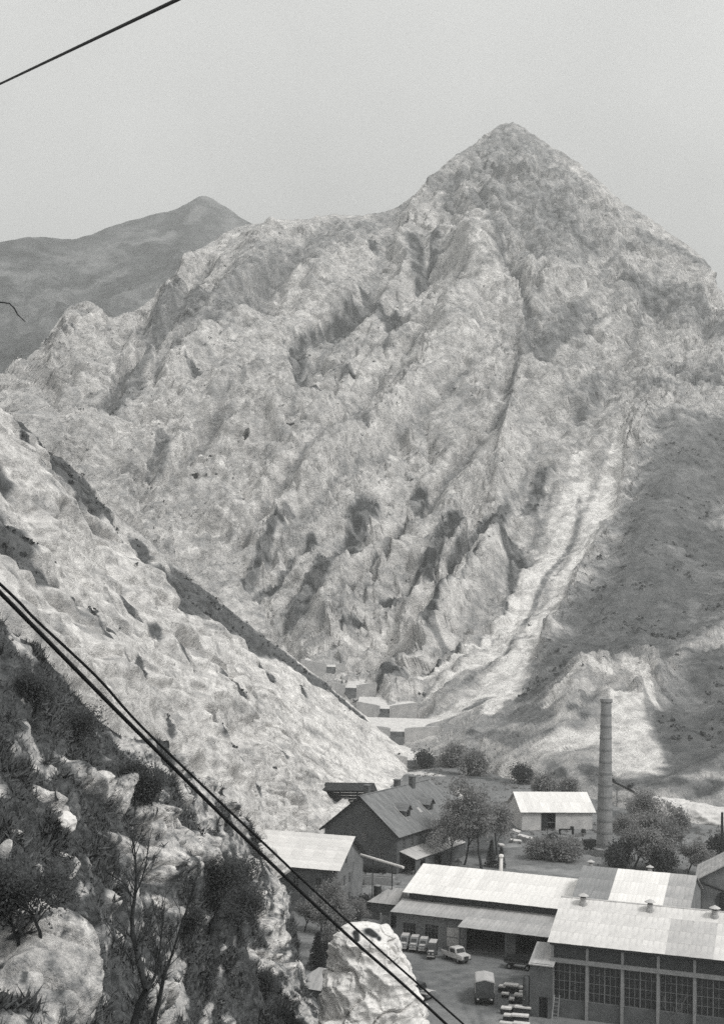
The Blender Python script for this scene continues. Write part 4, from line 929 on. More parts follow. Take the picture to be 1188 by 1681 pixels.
# local x runs along the ridge away from the corner, local y towards the left of the gable
LH, WH, EH, RH = 31.0, 14.6, 6.8, 12.9
ops_g = [(2.6, 3.4, 2.2, 3.9), (4.6, 5.4, 2.2, 3.9), (6.2, 7.0, 6.9 - 1.9, 6.6), (8.6, 9.4, 5.0, 6.6)]
wall(HO, 'gable_wall', M['brick_wall'], (0, WH, 0), -math.pi / 2, WH, EH, 0.4, ops=[(WH - b, WH - a, c, d) for a, b, c, d in ops_g], gable=RH - EH - 0.15)
for a, b, c, d in ops_g: window(HO, (0, WH, 0), -math.pi / 2, WH - b, WH - a, c, d, 2, 3, 0.15, 'frame_light', 0.06)
ops_s = [(2.0 + 3.4 * k, 3.1 + 3.4 * k, 3.9, 5.5) for k in range(8)]
wall(HO, 'side_wall', M['brick_wall'], (0.42, 0, 0), 0, LH - 0.42, EH, 0.4, ops=ops_s)
for o in ops_s: window(HO, (0.42, 0, 0), 0, *o, 2, 3, 0.15, 'frame', 0.06)
wall(HO, 'side_wall', M['brick_wall'], (LH, WH, 0), math.pi, LH - 0.42, EH, 0.4)
wall(HO, 'rear_wall', M['brick_wall'], (LH, 0.42, 0), math.pi / 2, WH - 0.84, EH, 0.4)
e = 0.75; hip = 5.0
R1 = MB().slab((-e, -e, EH - 0.45), (LH + e, -e, EH - 0.45), (LH - hip + 3, WH / 2, RH), (-e, WH / 2, RH), 0.2).build('roof', M['tile_roof'], HO)
MB().slab((LH + e, WH + e, EH - 0.45), (-e, WH + e, EH - 0.45), (-e, WH / 2 + .02, RH), (LH - hip + 3, WH / 2 + .02, RH), 0.2).build('roof', M['tile_roof'], HO)
MB().add([(LH + e, -e, EH - .45), (LH + e, WH + e, EH - .45), (LH - hip + 3, WH / 2, RH), (LH + e, -e, EH - .65), (LH + e, WH + e, EH - .65), (LH - hip + 3, WH / 2, RH - .2)], [(0, 1, 2), (5, 4, 3), (0, 3, 4, 1), (1, 4, 5, 2), (2, 5, 3, 0)]).build('hip_roof', M['tile_roof'], HO)
MB().tube([(-e, WH / 2, RH + .04), (LH - hip + 3, WH / 2, RH + .04)], 0.14, 6).build('ridge_tiles', M['tile_roof'], HO)
MB().slab((-e - .04, -e - 0.05, EH - .5), (-e + 0.06, -e - .05, EH - .5), (-e + 0.06, WH / 2, RH - .02), (-e - .04, WH / 2, RH - .02), 0.3).build('verge_board', M['dark_wood'], HO)
MB().slab((-e + .06, WH + e + 0.05, EH - .5), (-e - 0.04, WH + e + .05, EH - .5), (-e - 0.04, WH / 2, RH - .02), (-e + .06, WH / 2, RH - .02), 0.3).build('verge_board', M['dark_wood'], HO)
rise = (RH - EH + 0.45) / (WH / 2 + e)
for dx in (7.5, 17.5):
    y0_, zb = 2.1, EH - 0.45 + rise * (2.1 + e)
    d = MB().prism([(dx, zb - .3), (dx + 2.2, zb - .3), (dx + 2.2, zb + 1.2), (dx + 1.1, zb + 2.1), (dx, zb + 1.2)], y0_, y0_ + 2.6, 'y').build('dormer', M['plaster_dark'], HO)
    MB().box(dx + .5, dx + 1.7, y0_ - .05, y0_ - .01, zb + .1, zb + 1.2).build('window', M['glass'], d)
    MB().slab((dx - .3, y0_ - .4, zb + 1.08), (dx + 1.1, y0_ - .4, zb + 2.24), (dx + 1.1, y0_ + 3.0, zb + 2.24), (dx - .3, y0_ + 3.0, zb + 1.08), .1).build('dormer_roof', M['tile_roof'], d)
    MB().slab((dx + 1.1, y0_ - .4, zb + 2.24), (dx + 2.5, y0_ - .4, zb + 1.08), (dx + 2.5, y0_ + 3.0, zb + 1.08), (dx + 1.1, y0_ + 3.0, zb + 2.24), .1).build('dormer_roof', M['tile_roof'], d)
    zf = EH - 0.45 + rise * (1.2 + e) + .1
    MB().slab((dx - .62, 1.2, zf), (dx - .42, 1.2, zf), (dx - .42, 4.2, zf + rise * 3.0), (dx - .62, 4.2, zf + rise * 3.0), .05).build('flashing', M['metal_light'], d)
sk = EH - 0.45 + rise * (2.0 + e) + .12
MB().slab((14.0, 2.0, sk), (15.0, 2.0, sk), (15.0, 3.0, sk + rise), (14.0, 3.0, sk + rise), .1).build('skylight', M['metal_light'], HO)
for cx_, cy_, hh in ((4.0, WH / 2 + .9, 1.3), (15.5, WH / 2 + .5, 1.2), (20.0, WH / 2 - .5, 1.5)):
    c = MB().box(cx_ - .6, cx_ + .6, cy_ - .45, cy_ + .45, RH - 1.6, RH + hh).build('chimney_stack', M['brick_wall'], HO)
    MB().box(cx_ - .7, cx_ + .7, cy_ - .55, cy_ + .55, RH + hh, RH + hh + .15).build('cap', M['plaster_mid'], c)
MB().slab((1.0, -3.4, 2.6), (LH - 8, -3.4, 2.6), (LH - 8, -.02, 3.7), (1.0, -.02, 3.7), .1).build('lean_to_roof', M['roof_palegrey'], HO)
wall(HO, 'lean_to_wall', M['plaster_dark'], (1.3, -3.1, 0), 0, LH - 9.6, 2.5, .2, ops=[(2, 4, 0, 2.1), (8, 11, 0, 2.1)])

# --- pale roofed building at the left, behind the hillside
ang = math.atan2(0.957, 0.29)
LBd = thing('mill_building', 'plastered mill building with pale roof below the limestone slope, leftmost of the buildings', 'building', (-2.3, 206.6, 0), ang)
# local x runs along the gable away from the camera, local y leftwards along the eave
WL, LL, EL, RL = 13.6, 24.0, 7.0, 10.6
og = [(3.2, 4.1, 3.6, 5.2), (5.9, 6.8, 3.6, 5.2), (3.2, 4.1, 0.8, 2.2), (5.9, 6.8, 0.8, 2.2), (3.9, 4.9, 6.2, 7.6)]
wall(LBd, 'gable_wall', M['plaster_mid'], (0, 0, 0), 0, WL, EL, .4, ops=og[:4], gable=RL - EL - .1)
for o in og[:4]: window(LBd, (0, 0, 0), 0, *o, 2, 3, .15, 'frame', .06)
MB().box(3.9, 4.8, -.03, .0, 7.0, 8.2).build('window', M['glass'], LBd)
of = [(2.5 + 3.6 * k, 3.5 + 3.6 * k, 3.6, 5.2) for k in range(6)]
wall(LBd, 'front_wall', M['plaster_dark'], (0, LL, 0), -math.pi / 2, LL - .42, EL, .4, ops=[(LL - b, LL - a, c, d) for a, b, c, d in of])
for a, b, c, d in of: window(LBd, (0, LL, 0), -math.pi / 2, LL - b, LL - a, c, d, 2, 3, .15, 'frame', .06)
wall(LBd, 'rear_wall', M['plaster_mid'], (WL, .42, 0), math.pi / 2, LL - .42, EL, .4)
roof_sheets(LBd, (-.8, LL, EL - .35), (-.8, -.6, EL - .35), (WL / 2, LL, RL), 3, 14, lambda r, c: 'roof_sheet')
flat_roof(LBd, 'roof_back', 'roof_dull', ((WL + .8, -.6, EL - .35), (WL + .8, LL, EL - .35), (WL / 2 + .02, LL, RL), (WL / 2 + .02, -.6, RL)))
MB().slab((WL / 2, -.72, RL - .05), (WL + .8, -.72, EL - .4), (WL + .8, -.6, EL - .4), (WL / 2, -.6, RL - .05), .35).build('verge_board', M['dark_wood'], LBd)

# --- hut in the hollow behind the rock pinnacle
hu = gz(482, 1660, 0)
HU = thing('hut', 'small dark hut with pale hipped roof in the hollow beside the rock pinnacle', 'hut', pt(hu), math.radians(-24))
wall(HU, 'wall', M['panel_dark'], (0, 0, 0), 0, 4.6, 2.9, .2, ops=[(2.9, 3.7, 0, 2.1)]); wall(HU, 'side_wall', M['panel_dark'], (0, 4.4, 0), -math.pi / 2, 4.19, 2.9, .2); wall(HU, 'side_wall', M['panel_dark'], (4.6, .21, 0), math.pi / 2, 4.19, 2.9, .2)
MB().box(2.92, 3.68, .1, .15, .02, 2.08).build('door', M['grey_wood'], HU)
MB().add([(-.4, -.4, 2.85), (5, -.4, 2.85), (5, 4.8, 2.85), (-.4, 4.8, 2.85), (2.0, 2.2, 4.7), (2.9, 2.2, 4.7)], [(0, 1, 5, 4), (1, 2, 5), (2, 3, 4, 5), (3, 0, 4), (0, 3, 2, 1)]).build('roof', M['roof_dull'], HU)

# --- dark timber loading shed behind the house
ts = gz(528, 1348, 0)
TS = thing('timber_loading_shed', 'dark open timber loading shed with plank sides, between the pale slope and brick house', 'shed', (float(ts[0]), float(ts[1]) + 4, 0), math.radians(6))
for k in range(7): MB().box(0, 11.5, 0, .12, 2.0 + k * .62, 2.55 + k * .62).build('plank', M['dark_wood'], TS)
for x in (0, 3.8, 7.6, 11.4): MB().box(x - .14, x + .14, -.25, -.003, 0, 6.3).build('post', M['dark_wood'], TS)
for k in range(6): MB().box(-.6, -.12, .2 + k * .8, .9 + k * .8, 0, 6.2).build('plank', M['dark_wood'], TS)
MB().slab((-.8, -1.2, 6.3), (12, -1.2, 6.3), (12, 5.2, 7.2), (-.8, 5.2, 7.2), .15).build('roof', M['dark_wood'], TS)
MB().tube([(-.4, -.5, 4.6), (6, -1.0, 2.6), (11, -1.3, 1.2)], .16, 6).build('rail', M['grey_wood'], TS)
MB().tube([(-.4, -.9, 3.4), (6, -1.4, 1.4)], .16, 6).build('rail', M['grey_wood'], TS)

# --- brick chimney
CH = thing('factory_chimney', 'tall slender brick factory chimney with iron bands', 'chimney', (48.4, 262.7, 0))
HC = 29.3
rc = lambda z: 1.62 - 0.62 * z / HC
n_ring = 13
for k in range(n_ring):
    z0_, z1_ = HC * k / n_ring, HC * (k + 1) / n_ring - .02
    MB().lathe([(rc(z0_), z0_), (rc(z1_), z1_)], seg=20).build('shaft_section', M['chimney'], CH, smooth=False)
    if k: MB().lathe([(rc(z0_) + .05, z0_ - .22), (rc(z0_) + .05, z0_ + .16)], seg=20).build('iron_band', M['band'], CH)
MB().lathe([(rc(HC) + .06, HC - .02), (rc(HC) + .22, HC + .25), (rc(HC) + .22, HC + .8), (rc(HC) - .3, HC + .8)], seg=20).build('crown_ring', M['chimney'], CH)
MB().lathe([(2.1, 0), (2.1, 1.4), (1.75, 1.6)], seg=20).build('plinth', M['chimney'], CH)

# --- pipe, tank, trough and chute between the buildings
pa, pb = at(592, 1403, 214), at(662, 1424, 203)
PI_ = thing('overhead_pipe', 'white overhead pipe running from the mill building to the garage hall', 'pipe', (0, 0, 0))
MB().tube([pa, pb], .2, 8).build('tube', M['pipe_white'], PI_)
for t in (.3, .75):
    q = pa + (pb - pa) * t; MB().box(q[0] - .07, q[0] + .07, q[1] - .07, q[1] + .07, 0, q[2] - .1).build('support', M['metal_dark'], PI_)
tk = gz(590, 1441, 0)
TK = thing('storage_tank', 'dark horizontal cylindrical tank lying beside the mill building', 'tank', pt(tk), math.radians(-10))
MB().tube([(0, 0, 1.9), (.15, 0, 1.9), (4.6, 0, 1.9), (4.75, 0, 1.9)], [.5, .95, .95, .5], 16).build('body', M['metal_dark'], TK)
for x in (.8, 3.8): MB().box(x - .2, x + .2, -.8, .8, 0, 1.2).build('cradle', M['concrete'], TK)
tr = gz(586, 1450, 0)
TR = thing('concrete_trough', 'low concrete trough in front of the dark tank', 'trough', pt(tr), math.radians(-10))
MB().box(0, 6.2, 0, .25, 0, 1.2).build('wall', M['concrete'], TR); MB().box(0, 6.2, 1.55, 1.8, 0, 1.2).build('wall', M['concrete'], TR); MB().box(0, .25, .252, 1.548, 0, 1.2).build('end_wall', M['concrete'], TR); MB().box(5.95, 6.2, .252, 1.548, 0, 1.2).build('end_wall', M['concrete'], TR)
MB().box(.25, 5.95, .252, 1.548, 0, .3).build('bottom', M['concrete_dark'], TR)
br = gz(619, 1472, 0)
BR = thing('upright_drum', 'dark upright drum with pale lid behind the annex', 'drum', pt(br))
MB().lathe([(.62, 0), (.66, .06), (.62, .12), (.62, 1.6), (.66, 1.66), (.62, 1.7)], seg=16).build('body', M['metal_dark'], BR); MB().lathe([(.5, 1.7), (.5, 1.82), (.2, 1.9)], seg=14).build('lid', M['concrete'], BR)
chv = gz(603, 1425, 0)
CHU = thing('loading_chute', 'pale slanting loading chute against the gable of the brick house', 'chute', pt(chv), math.radians(20))
MB().slab((-3.2, 0, 3.2), (-3.2, .9, 3.2), (0, .9, 5.6), (0, 0, 5.6), .12).build('slide', M['concrete'], CHU)
for x in (-.3, .5): MB().box(x - .12, x + .12, 0, .25, 0, 5.6).build('leg', M['concrete'], CHU)
MB().box(-.5, .9, -.1, 1.0, 5.6, 5.85).build('head', M['concrete'], CHU)

# --- check dams stepping up the gorge
def dam(px, py, D, W, H_, notch, off, lab, rise_=0.13):
    dm = min(MS.hit(px + k, py - 6)[0][1] for k in (0, 12, 24, 36)); b = at(px, py, min(D, dm - 3.0)); o = thing('check_dam', lab, 'dam', tuple(float(v) for v in b), math.radians(-2), 'check dams up the gorge')
    ns, ne = off - notch / 2, off + notch / 2; H_ = H_ * .8; sill = H_ * .62
    MB().prism([(-W / 2, -5), (ns, -5), (ns, H_), (ns - 1.2, H_ + .3), (-W / 2, H_ + .3 + (W / 2 + ns) * rise_)], 0, 1.6, 'y').build('wing', M['dam'], o)
    MB().prism([(ne, -5), (W / 2, -5), (W / 2, H_ + .3 + (W / 2 - ne) * rise_), (ne + 1.2, H_ + .3), (ne, H_)], 0, 1.6, 'y').build('wing', M['dam'], o)
    MB().box(ns + .003, ne - .003, .3, 1.9, -5, sill).build('spillway', M['dam_wet'], o)
    MB().box(ns + .003, ne - .003, -.5, .297, -5, .2).build('apron', M['dam_wet'], o)
    MB().prism([(1.62, -5), (26, -5), (26, sill + 2.2), (1.62, sill - .1)], -W / 2, W / 2, 'x').build('gravel_fill', M['rubble'], o)
dam(686, 1258, 397, 17, 3.0, 4.2, -1.0, 'lowest check dam of the gorge with dark spillway, just above the brick house roof')
dam(655, 1211, 432, 24, 3.4, 4.3, -0.6, 'second check dam up the gorge, the broadest, with long right wing', .07)
dam(634, 1172, 472, 20, 3.2, 3.2, -.6, 'third check dam up the gorge below the white scree tongue')
dam(580, 1137, 520, 16, 3.2, 4.0, -1, 'fourth check dam up the gorge, half hidden by the slope edge')
dam(530, 1102, 570, 17, 3.4, 3.4, 3, 'uppermost small check dam deep in the gorge')

# ------------------------------------------------------------------ vehicles
def wheels(o, xs, half, r=0.36, w=0.22):
    for x in xs:
        for s in (-1, 1):
            y = s * (half - w / 2 - .02)
            t = MB(); seg = 14
            pr = [(r * .55, -w / 2), (r * .96, -w / 2), (r, -w / 4), (r, w / 4), (r * .96, w / 2), (r * .55, w / 2)]
            vs_ = [(x + a * math.cos(q), y + b, r + a * math.sin(q)) for a, b in pr for q in [2 * math.pi * k / seg for k in range(seg)]]
            t.add(vs_, [(i * seg + k, i * seg + (k + 1) % seg, (i + 1) * seg + (k + 1) % seg, (i + 1) * seg + k) for i in range(5) for k in range(seg)] + [tuple(range(seg)), tuple(5 * seg + k for k in range(seg))])
            wv = t.build('wheel', M['tyre'], o)
            MB().tube([(x, y - w / 2 - .012, r), (x, y + w / 2 + .012, r)], r * .52, 12).build('rim', M['paint_grey'], wv)
def van(label, loc, rz, paint, group, length=4.1, high=1.95, wid=1.12):
    """small bonneted van, front along +x"""
    o = thing('parked_van', label, 'van', loc, rz, group); h = wid / 2; L_ = length
    MB().prism([(-L_ / 2, .42), (L_ / 2 - .05, .42), (L_ / 2, .6), (L_ / 2 - .03, .98), (L_ / 2 - .95, 1.1), (L_ / 2 - 1.35, high - .08), (L_ / 2 - 1.6, high), (-L_ / 2 + .1, high), (-L_ / 2, high - .12)], -h, h, 'y').build('body', M[paint], o, bevel=.07)
    MB().box(-L_ / 2 + .12, L_ / 2 - 1.6, -h + .06, h - .06, high + .002, high + .05).build('roof_panel', M['paint_pale'], o, bevel=.02)  # roof and bonnet set paler than the body, for contrast
    MB().box(L_ / 2 - .9, L_ / 2 - .12, -h + .2, h - .2, 1.06, 1.1).build('bonnet', M['paint_pale'], o, bevel=.02)
    MB().slab((L_ / 2 - .98, -h + .14, 1.15), (L_ / 2 - .98, h - .14, 1.15), (L_ / 2 - 1.33, h - .18, high - .14), (L_ / 2 - 1.33, -h + .18, high - .14), -.03).build('windscreen', M['glass'], o)
    for s in (-1, 1):
        MB().box(L_ / 2 - 2.2, L_ / 2 - 1.45, s * h - .02, s * h + .012, 1.12, high - .2).build('side_window', M['glass'], o)
        MB().lathe([(.13, 0), (.12, .04), (.05, .06)], seg=10).build('headlight', M['metal_light'], o, loc=(L_ / 2 - .04, s * (h - .3), .78)).rotation_euler = (0, math.pi / 2, 0)
    MB().box(L_ / 2 - .04, L_ / 2 + .09, -h + .05, h - .05, .42, .56).build('bumper', M['metal_light'], o, bevel=.02)
    wheels(o, (-L_ / 2 + .8, L_ / 2 - .8), h, .34, .18)
    return o
hall_back = math.radians(-22) + math.pi / 2
fwd = math.radians(-22) - math.pi / 2
for (px, py, pnt, lab, L_, hg) in ((664, 1561, 'paint_grey', 'grey van with pale roof at the left end of the parked row', 3.5, 1.75), (680, 1563, 'paint_grey', 'grey van second from the left in the parked row', 3.3, 1.7),
                                   (695, 1565, 'paint_grey', 'low grey van third from the left in the parked row', 3.3, 1.6), (710, 1574, 'paint_dark', 'dark bulky van at the right end of the parked row', 3.9, 1.85)):
    q = gz(px, py, 0); van(lab, (float(q[0]), float(q[1]) + 1.2, 0), math.radians(-100), pnt, 'vans parked along the garage wall', L_, hg)
def pickup(label, loc, rz):
    o = thing('parked_truck', label, 'truck', loc, rz); h = .95
    MB().prism([(-2.6, .55), (2.35, .55), (2.45, .75), (2.4, 1.2), (1.2, 1.32), (.85, 1.95), (.65, 2.05), (-.55, 2.05), (-.65, 1.95), (-.68, 1.3), (-2.6, 1.3)], -h, h, 'y').build('body', M['paint_pale'], o, bevel=.08)
    MB().slab((1.19, -h + .15, 1.38), (1.19, h - .15, 1.38), (.87, h - .2, 1.92), (.87, -h + .2, 1.92), -.03).build('windscreen', M['glass'], o)
    for s in (-1, 1):
        MB().box(-.35, .75, s * h - .02, s * h + .012, 1.36, 1.88).build('side_window', M['glass'], o)
        MB().lathe([(.14, 0), (.12, .05), (.04, .07)], seg=10).build('headlight', M['metal_light'], o, loc=(2.38, s * .66, .95)).rotation_euler = (0, math.pi / 2, 0)
        MB().box(1.2, 2.1, s * h - .02 - .06, s * h + .06, .98, 1.08).build('fender', M['paint_pale'], o, bevel=.03)
    MB().box(-2.5, -.8, -h + .12, h - .12, 1.302, 1.34).build('load_bed', M['metal_dark'], o)
    MB().box(2.4, 2.55, -h + .05, h - .05, .52, .68).build('bumper', M['paint_dark'], o)
    MB().box(2.41, 2.47, -.45, .45, .74, 1.1).build('grille', M['metal_dark'], o)
    wheels(o, (-1.6, 1.5), h, .42, .24)
    return o
q = gz(748, 1577, 0)
pickup('pale bonneted truck parked askew before the garage gate', pt(q), math.atan2(-.85, .62)).scale = (.85, .85, .9)
def canvas_truck(label, loc, rz, back='canvas_back'):
    o = thing('canvas_truck', label, 'truck', loc, rz); h = 1.15
    MB().prism([(-h, 1.2), (h, 1.2), (h, 2.72), (h - .1, 2.85), (0, 3.05), (-h + .1, 2.85), (-h, 2.72)], -3.0, 1.2, 'x').build('canvas_cover', M['canvas'], o, bevel=.05)
    MB().prism([(-h + .06, 1.22), (h - .06, 1.22), (h - .06, 2.68), (0, 2.96), (-h + .06, 2.68)], -3.04, -3.004, 'x').build('rear_flap', M[back], o)
    MB().box(-3.1, 1.2, -h - .03, h + .03, .95, 1.198).build('load_bed', M['paint_dark'], o)
    MB().box(-3.16, -3.06, -h, h, .98, 1.55).build('tailgate', M['paint_dark'], o)
    MB().prism([(1.35, .8), (4.1, .8), (4.15, 1.35), (3.0, 1.5), (2.7, 2.25), (1.4, 2.3)], -1.0, 1.0, 'y').build('cab', M['paint_grey'], o, bevel=.07)
    MB().slab((2.98, -.85, 1.56), (2.98, .85, 1.56), (2.74, .8, 2.2), (2.74, -.8, 2.2), -.03).build('windscreen', M['glass'], o)
    MB().box(-2.9, 3.9, -.45, .45, .6, .94).build('chassis', M['metal_dark'], o)
    for s in (-1, 1): MB().box(-3.2, -3.14, s * .8 - .12, s * .8 + .12, .75, .9).build('tail_light', M['paint_pale'], o)
    wheels(o, (-2.0, -1.05, 3.3), h, .5, .28)
q = gz(795, 1652, 0)
canvas_truck('truck with faded canvas cover seen from behind in the yard', (float(q[0]) + .2, float(q[1]) + 3.0, 0), math.radians(86))
def jeep(label, loc, rz):
    o = thing('field_car', label, 'car', loc, rz); h = .8
    MB().prism([(-1.7, .45), (1.75, .45), (1.8, .95), (.6, 1.05), (.55, 1.15), (-1.7, 1.15)], -h, h, 'y').build('body', M['paint_grey'], o, bevel=.05)
    MB().prism([(-1.65, 1.16), (.5, 1.16), (.3, 1.75), (-1.55, 1.8)], -h + .06, h - .06, 'y').build('soft_top', M['canvas_back'], o, bevel=.05)
    MB().slab((.56, -.7, 1.18), (.56, .7, 1.18), (.36, .66, 1.7), (.36, -.66, 1.7), -.03).build('windscreen', M['glass'], o)
    for s in (-1, 1): MB().box(.7, 1.7, s * (h + .08) - .1, s * (h + .08) + .1, .82, .96).build('fender', M['paint_pale'], o, bevel=.03)
    MB().box(.7, 1.7, -.5, .5, 1.06, 1.1).build('bonnet', M['paint_pale'], o)
    wheels(o, (-1.1, 1.15), h + .08, .36, .2)
q = gz(688, 1638, 0)
jeep('open field car with pale fenders half hidden behind the rock pinnacle', pt(q), math.atan2(-.6, .8))
q = gz(852, 1590, 0)
o = thing('flatbed_trailer', 'flatbed trailer standing in the dark garage opening under the canopy', 'trailer', pt(q), math.radians(-20))
MB().box(-1.9, 1.9, -.9, .9, .85, 1.0).build('deck', M['grey_wood'], o)
for s in (-1, 1): MB().box(-1.9, 1.9, s * .9 - .04, s * .9 + .04, 1.002, 1.5).build('side_board', M['dark_wood'], o)
MB().box(-1.8, 1.8, -.3, .3, .6, .846).build('chassis', M['metal_dark'], o); wheels(o, (-1.2, 1.2), .9, .36, .2)
# two light cars among the bushes on the far right
for px, py, rz, lab in ((1176, 1388, 2.6, 'white saloon car parked beyond the bushes at the right edge'), (1166, 1402, 2.5, 'pale saloon car nearer the bushes below the white one')):
    q = gz(px, py, 0); o = thing('saloon_car', lab, 'car', pt(q), rz, 'cars parked beyond the bushes'); h = .85
    MB().prism([(-2.1, .35), (2.1, .35), (2.15, .7), (1.0, .88), (.4, 1.38), (-.9, 1.42), (-1.5, .98), (-2.1, .9)], -h, h, 'y').build('body', M['paint_pale'], o, bevel=.08)
    MB().slab((.98, -.7, .93), (.98, .7, .93), (.45, .62, 1.36), (.45, -.62, 1.36), -.03).build('windscreen', M['glass'], o)
    for s in (-1, 1): MB().box(-.9, .4, s * h - .02, s * h + .012, .95, 1.3).build('side_window', M['glass'], o)
    wheels(o, (-1.3, 1.35), h, .32, .18)

# ------------------------------------------------------------------ stacks of cut stone in the yard
def stack(px, py, w, d, n, rz, lab):
    q = gz(px, py, 0); o = thing('stone_stack', lab, 'stone stack', pt(q), rz, 'stacks of cut stone in the yard')
    z = 0.1
    for x in (-w * .32, w * .32): MB().box(x - .07, x + .07, -d / 2, d / 2, 0, .1).build('bearer', M['dark_wood'], o)
    me = None
    for k in range(n):
        s = MB().box(-w / 2, w / 2, -d / 2, d / 2, 0, .22).build('slab', M['slab_stone'] if k == n - 1 else M['slab_lower'], o, bevel=.03)  # only the top slab is pale, every slab below it is dark
        s.location = (random.uniform(-.05, .05), random.uniform(-.05, .05), z); s.rotation_euler = (0, 0, random.uniform(-.05, .05)); z += .235
    return o
SR = math.radians(-14)
for i, (px, py, w, d, n) in enumerate(((824, 1628, .9, .8, 3), (838, 1629, 1.8, 1.0, 4), (829, 1637, .9, .7, 2), (858, 1630, 1.2, .9, 3), (842, 1646, 1.0, .8, 2), (857, 1650, 1.9, 1.0, 5), (861, 1638, 1.5, .7, 3),
                                       (830, 1664, 1.2, .8, 3), (846, 1662, 1.7, .7, 3), (858, 1666, 1.9, .8, 4), (834, 1676, 1.1, .8, 3), (853, 1680, 1.9, .8, 4), (832, 1690, 1.7, .8, 3), (856, 1694, 1.8, .9, 4))):
    nm = ['short pale-topped stone stack beside the canvas truck', 'wide pale-topped stone stack farthest from the camera', 'low stone stack just right of the canvas truck', 'pale stone stack against the stair tower, farthest back', 'low square stone stack in the middle of the yard stacks',
          'tallest wide stone stack beside the stair tower drain pipe', 'flat pale stone stack between the tall stack and the tower', 'small stone stack at the left of the near row', 'wide low stone stack in the near row', 'tall stone stack of the near row by the tower',
          'small stone stack at the lower left of the yard stacks', 'wide stone stack near the picture bottom by the tower', 'stone stack at the bottom edge, left one', 'stone stack at the bottom edge, right one'][i]
    stack(px, py, w, d, n, SR + random.uniform(-.06, .06), nm)
# ladder leaning against the hall
q = gz(911, 1684, 0)
LD = thing('ladder', 'pale wooden ladder leaning against the nearest hall front', 'ladder', (float(q[0]), float(q[1]), 0), math.radians(-19))
for x in (-.35, .35): MB().tube([(x, -1.0, 0), (x * .8, .7, 3.2)], .07, 6).build('rail', M['grey_wood'], LD)
for k in range(8): t = (k + .6) / 8.4; MB().tube([(-.35, -1 + 1.7 * t, 3.2 * t), (.35, -1 + 1.7 * t, 3.2 * t)], .04, 6).build('rung', M['grey_wood'], LD)
# odds and ends by the white shed
q = gz(967, 1396, 0)
o = thing('handcart', 'black box handcart beside the chimney foot', 'cart', pt(q), .3)
MB().prism([(-1.0, .6), (1.0, .6), (1.3, 2.1), (-1.3, 2.1)], -.8, .8, 'y').build('tub', M['metal_dark'], o); wheels(o, (-.6, .6), .8, .35, .12)
MB().tube([(-1.2, -.5, 1.0), (-2.4, -.5, .9)], .06, 6).build('handle', M['grey_wood'], o); MB().tube([(-1.2, .5, 1.0), (-2.4, .5, .9)], .06, 6).build('handle', M['grey_wood'], o)
q = gz(929, 1370, 0)
o = thing('work_bench', 'dark work bench standing against the white shed wall', 'bench', pt(q), math.radians(8))
MB().box(-1.6, 1.6, -.5, .5, 1.0, 1.15).build('top', M['dark_wood'], o)
for x in (-1.4, 1.4):
    for y in (-.4, .4): MB().box(x - .12, x + .12, y - .1, y + .1, 0, .998).build('leg', M['dark_wood'], o)
MB().box(.9, 1.5, -.3, .3, 1.152, 1.7).build('vice', M['metal_dark'], o)
q = gz(957, 1369, 0)
o = thing('barrel', 'small dark barrel by the right end of the white shed', 'barrel', pt(q)); MB().lathe([(.45, 0), (.52, .5), (.45, 1.0)], seg=14).build('staves', M['dark_wood'], o); MB().lathe([(.54, .3), (.55, .38)], seg=14).build('hoop', M['metal_dark'], o)
for px, py, w_, rz, lab in ((863, 1378, 3.6, -.6, 'long white board lying left of the white shed doorway'), (846, 1368, 2.0, -.7, 'short white board tilted near the corner of the white shed'), (846, 1384, 2.2, .1, 'white board lying flat among the weeds before the shed'), (822, 1391, 1.2, .4, 'small pale block among the trees left of the shed')):
    q = gz(px, py, 0); o = MB().box(-w_ / 2, w_ / 2, -.5, .5, 0, .3).build('board', M['slab_stone'], bevel=.03); o.location = (float(q[0]), float(q[1]), .35); o.rotation_euler = (.25, .12, rz)
    o.name = 'stone_plank'; tag(o, lab, 'plank', 'pale planks scattered by the shed')
# conveyor beyond the chimney
q = gz(1010, 1330, 0)
o = thing('conveyor', 'slanting conveyor trough on trestles right of the chimney', 'conveyor', pt(q), math.radians(-12))
MB().slab((-1.0, 0, 6.2), (-1.0, 1.0, 6.2), (8.5, 1.0, 2.2), (8.5, 0, 2.2), .25).build('belt_frame', M['roof_dull'], o)
MB().slab((-.9, -.06, 6.5), (-.9, .0, 6.5), (8.4, .0, 2.5), (8.4, -.06, 2.5), .5).build('side_rail', M['metal_dark'], o)
for x, z in ((.2, 5.4), (4, 3.8), (7.5, 2.3)):
    for y in (.1, .9): MB().box(x - .12, x + .12, y - .1, y + .1, -.5, z).build('trestle_leg', M['grey_wood'], o)
# post on the right, cut by the frame
q = gz(1184, 1412, 0)
o = MB().lathe([(.28, 0), (.24, 9.0), (.1, 9.1)], seg=10).build('utility_pole', M['metal_dark']); o.location = pt(q); tag(o, 'dark utility pole at the right edge beyond the halls', 'pole')
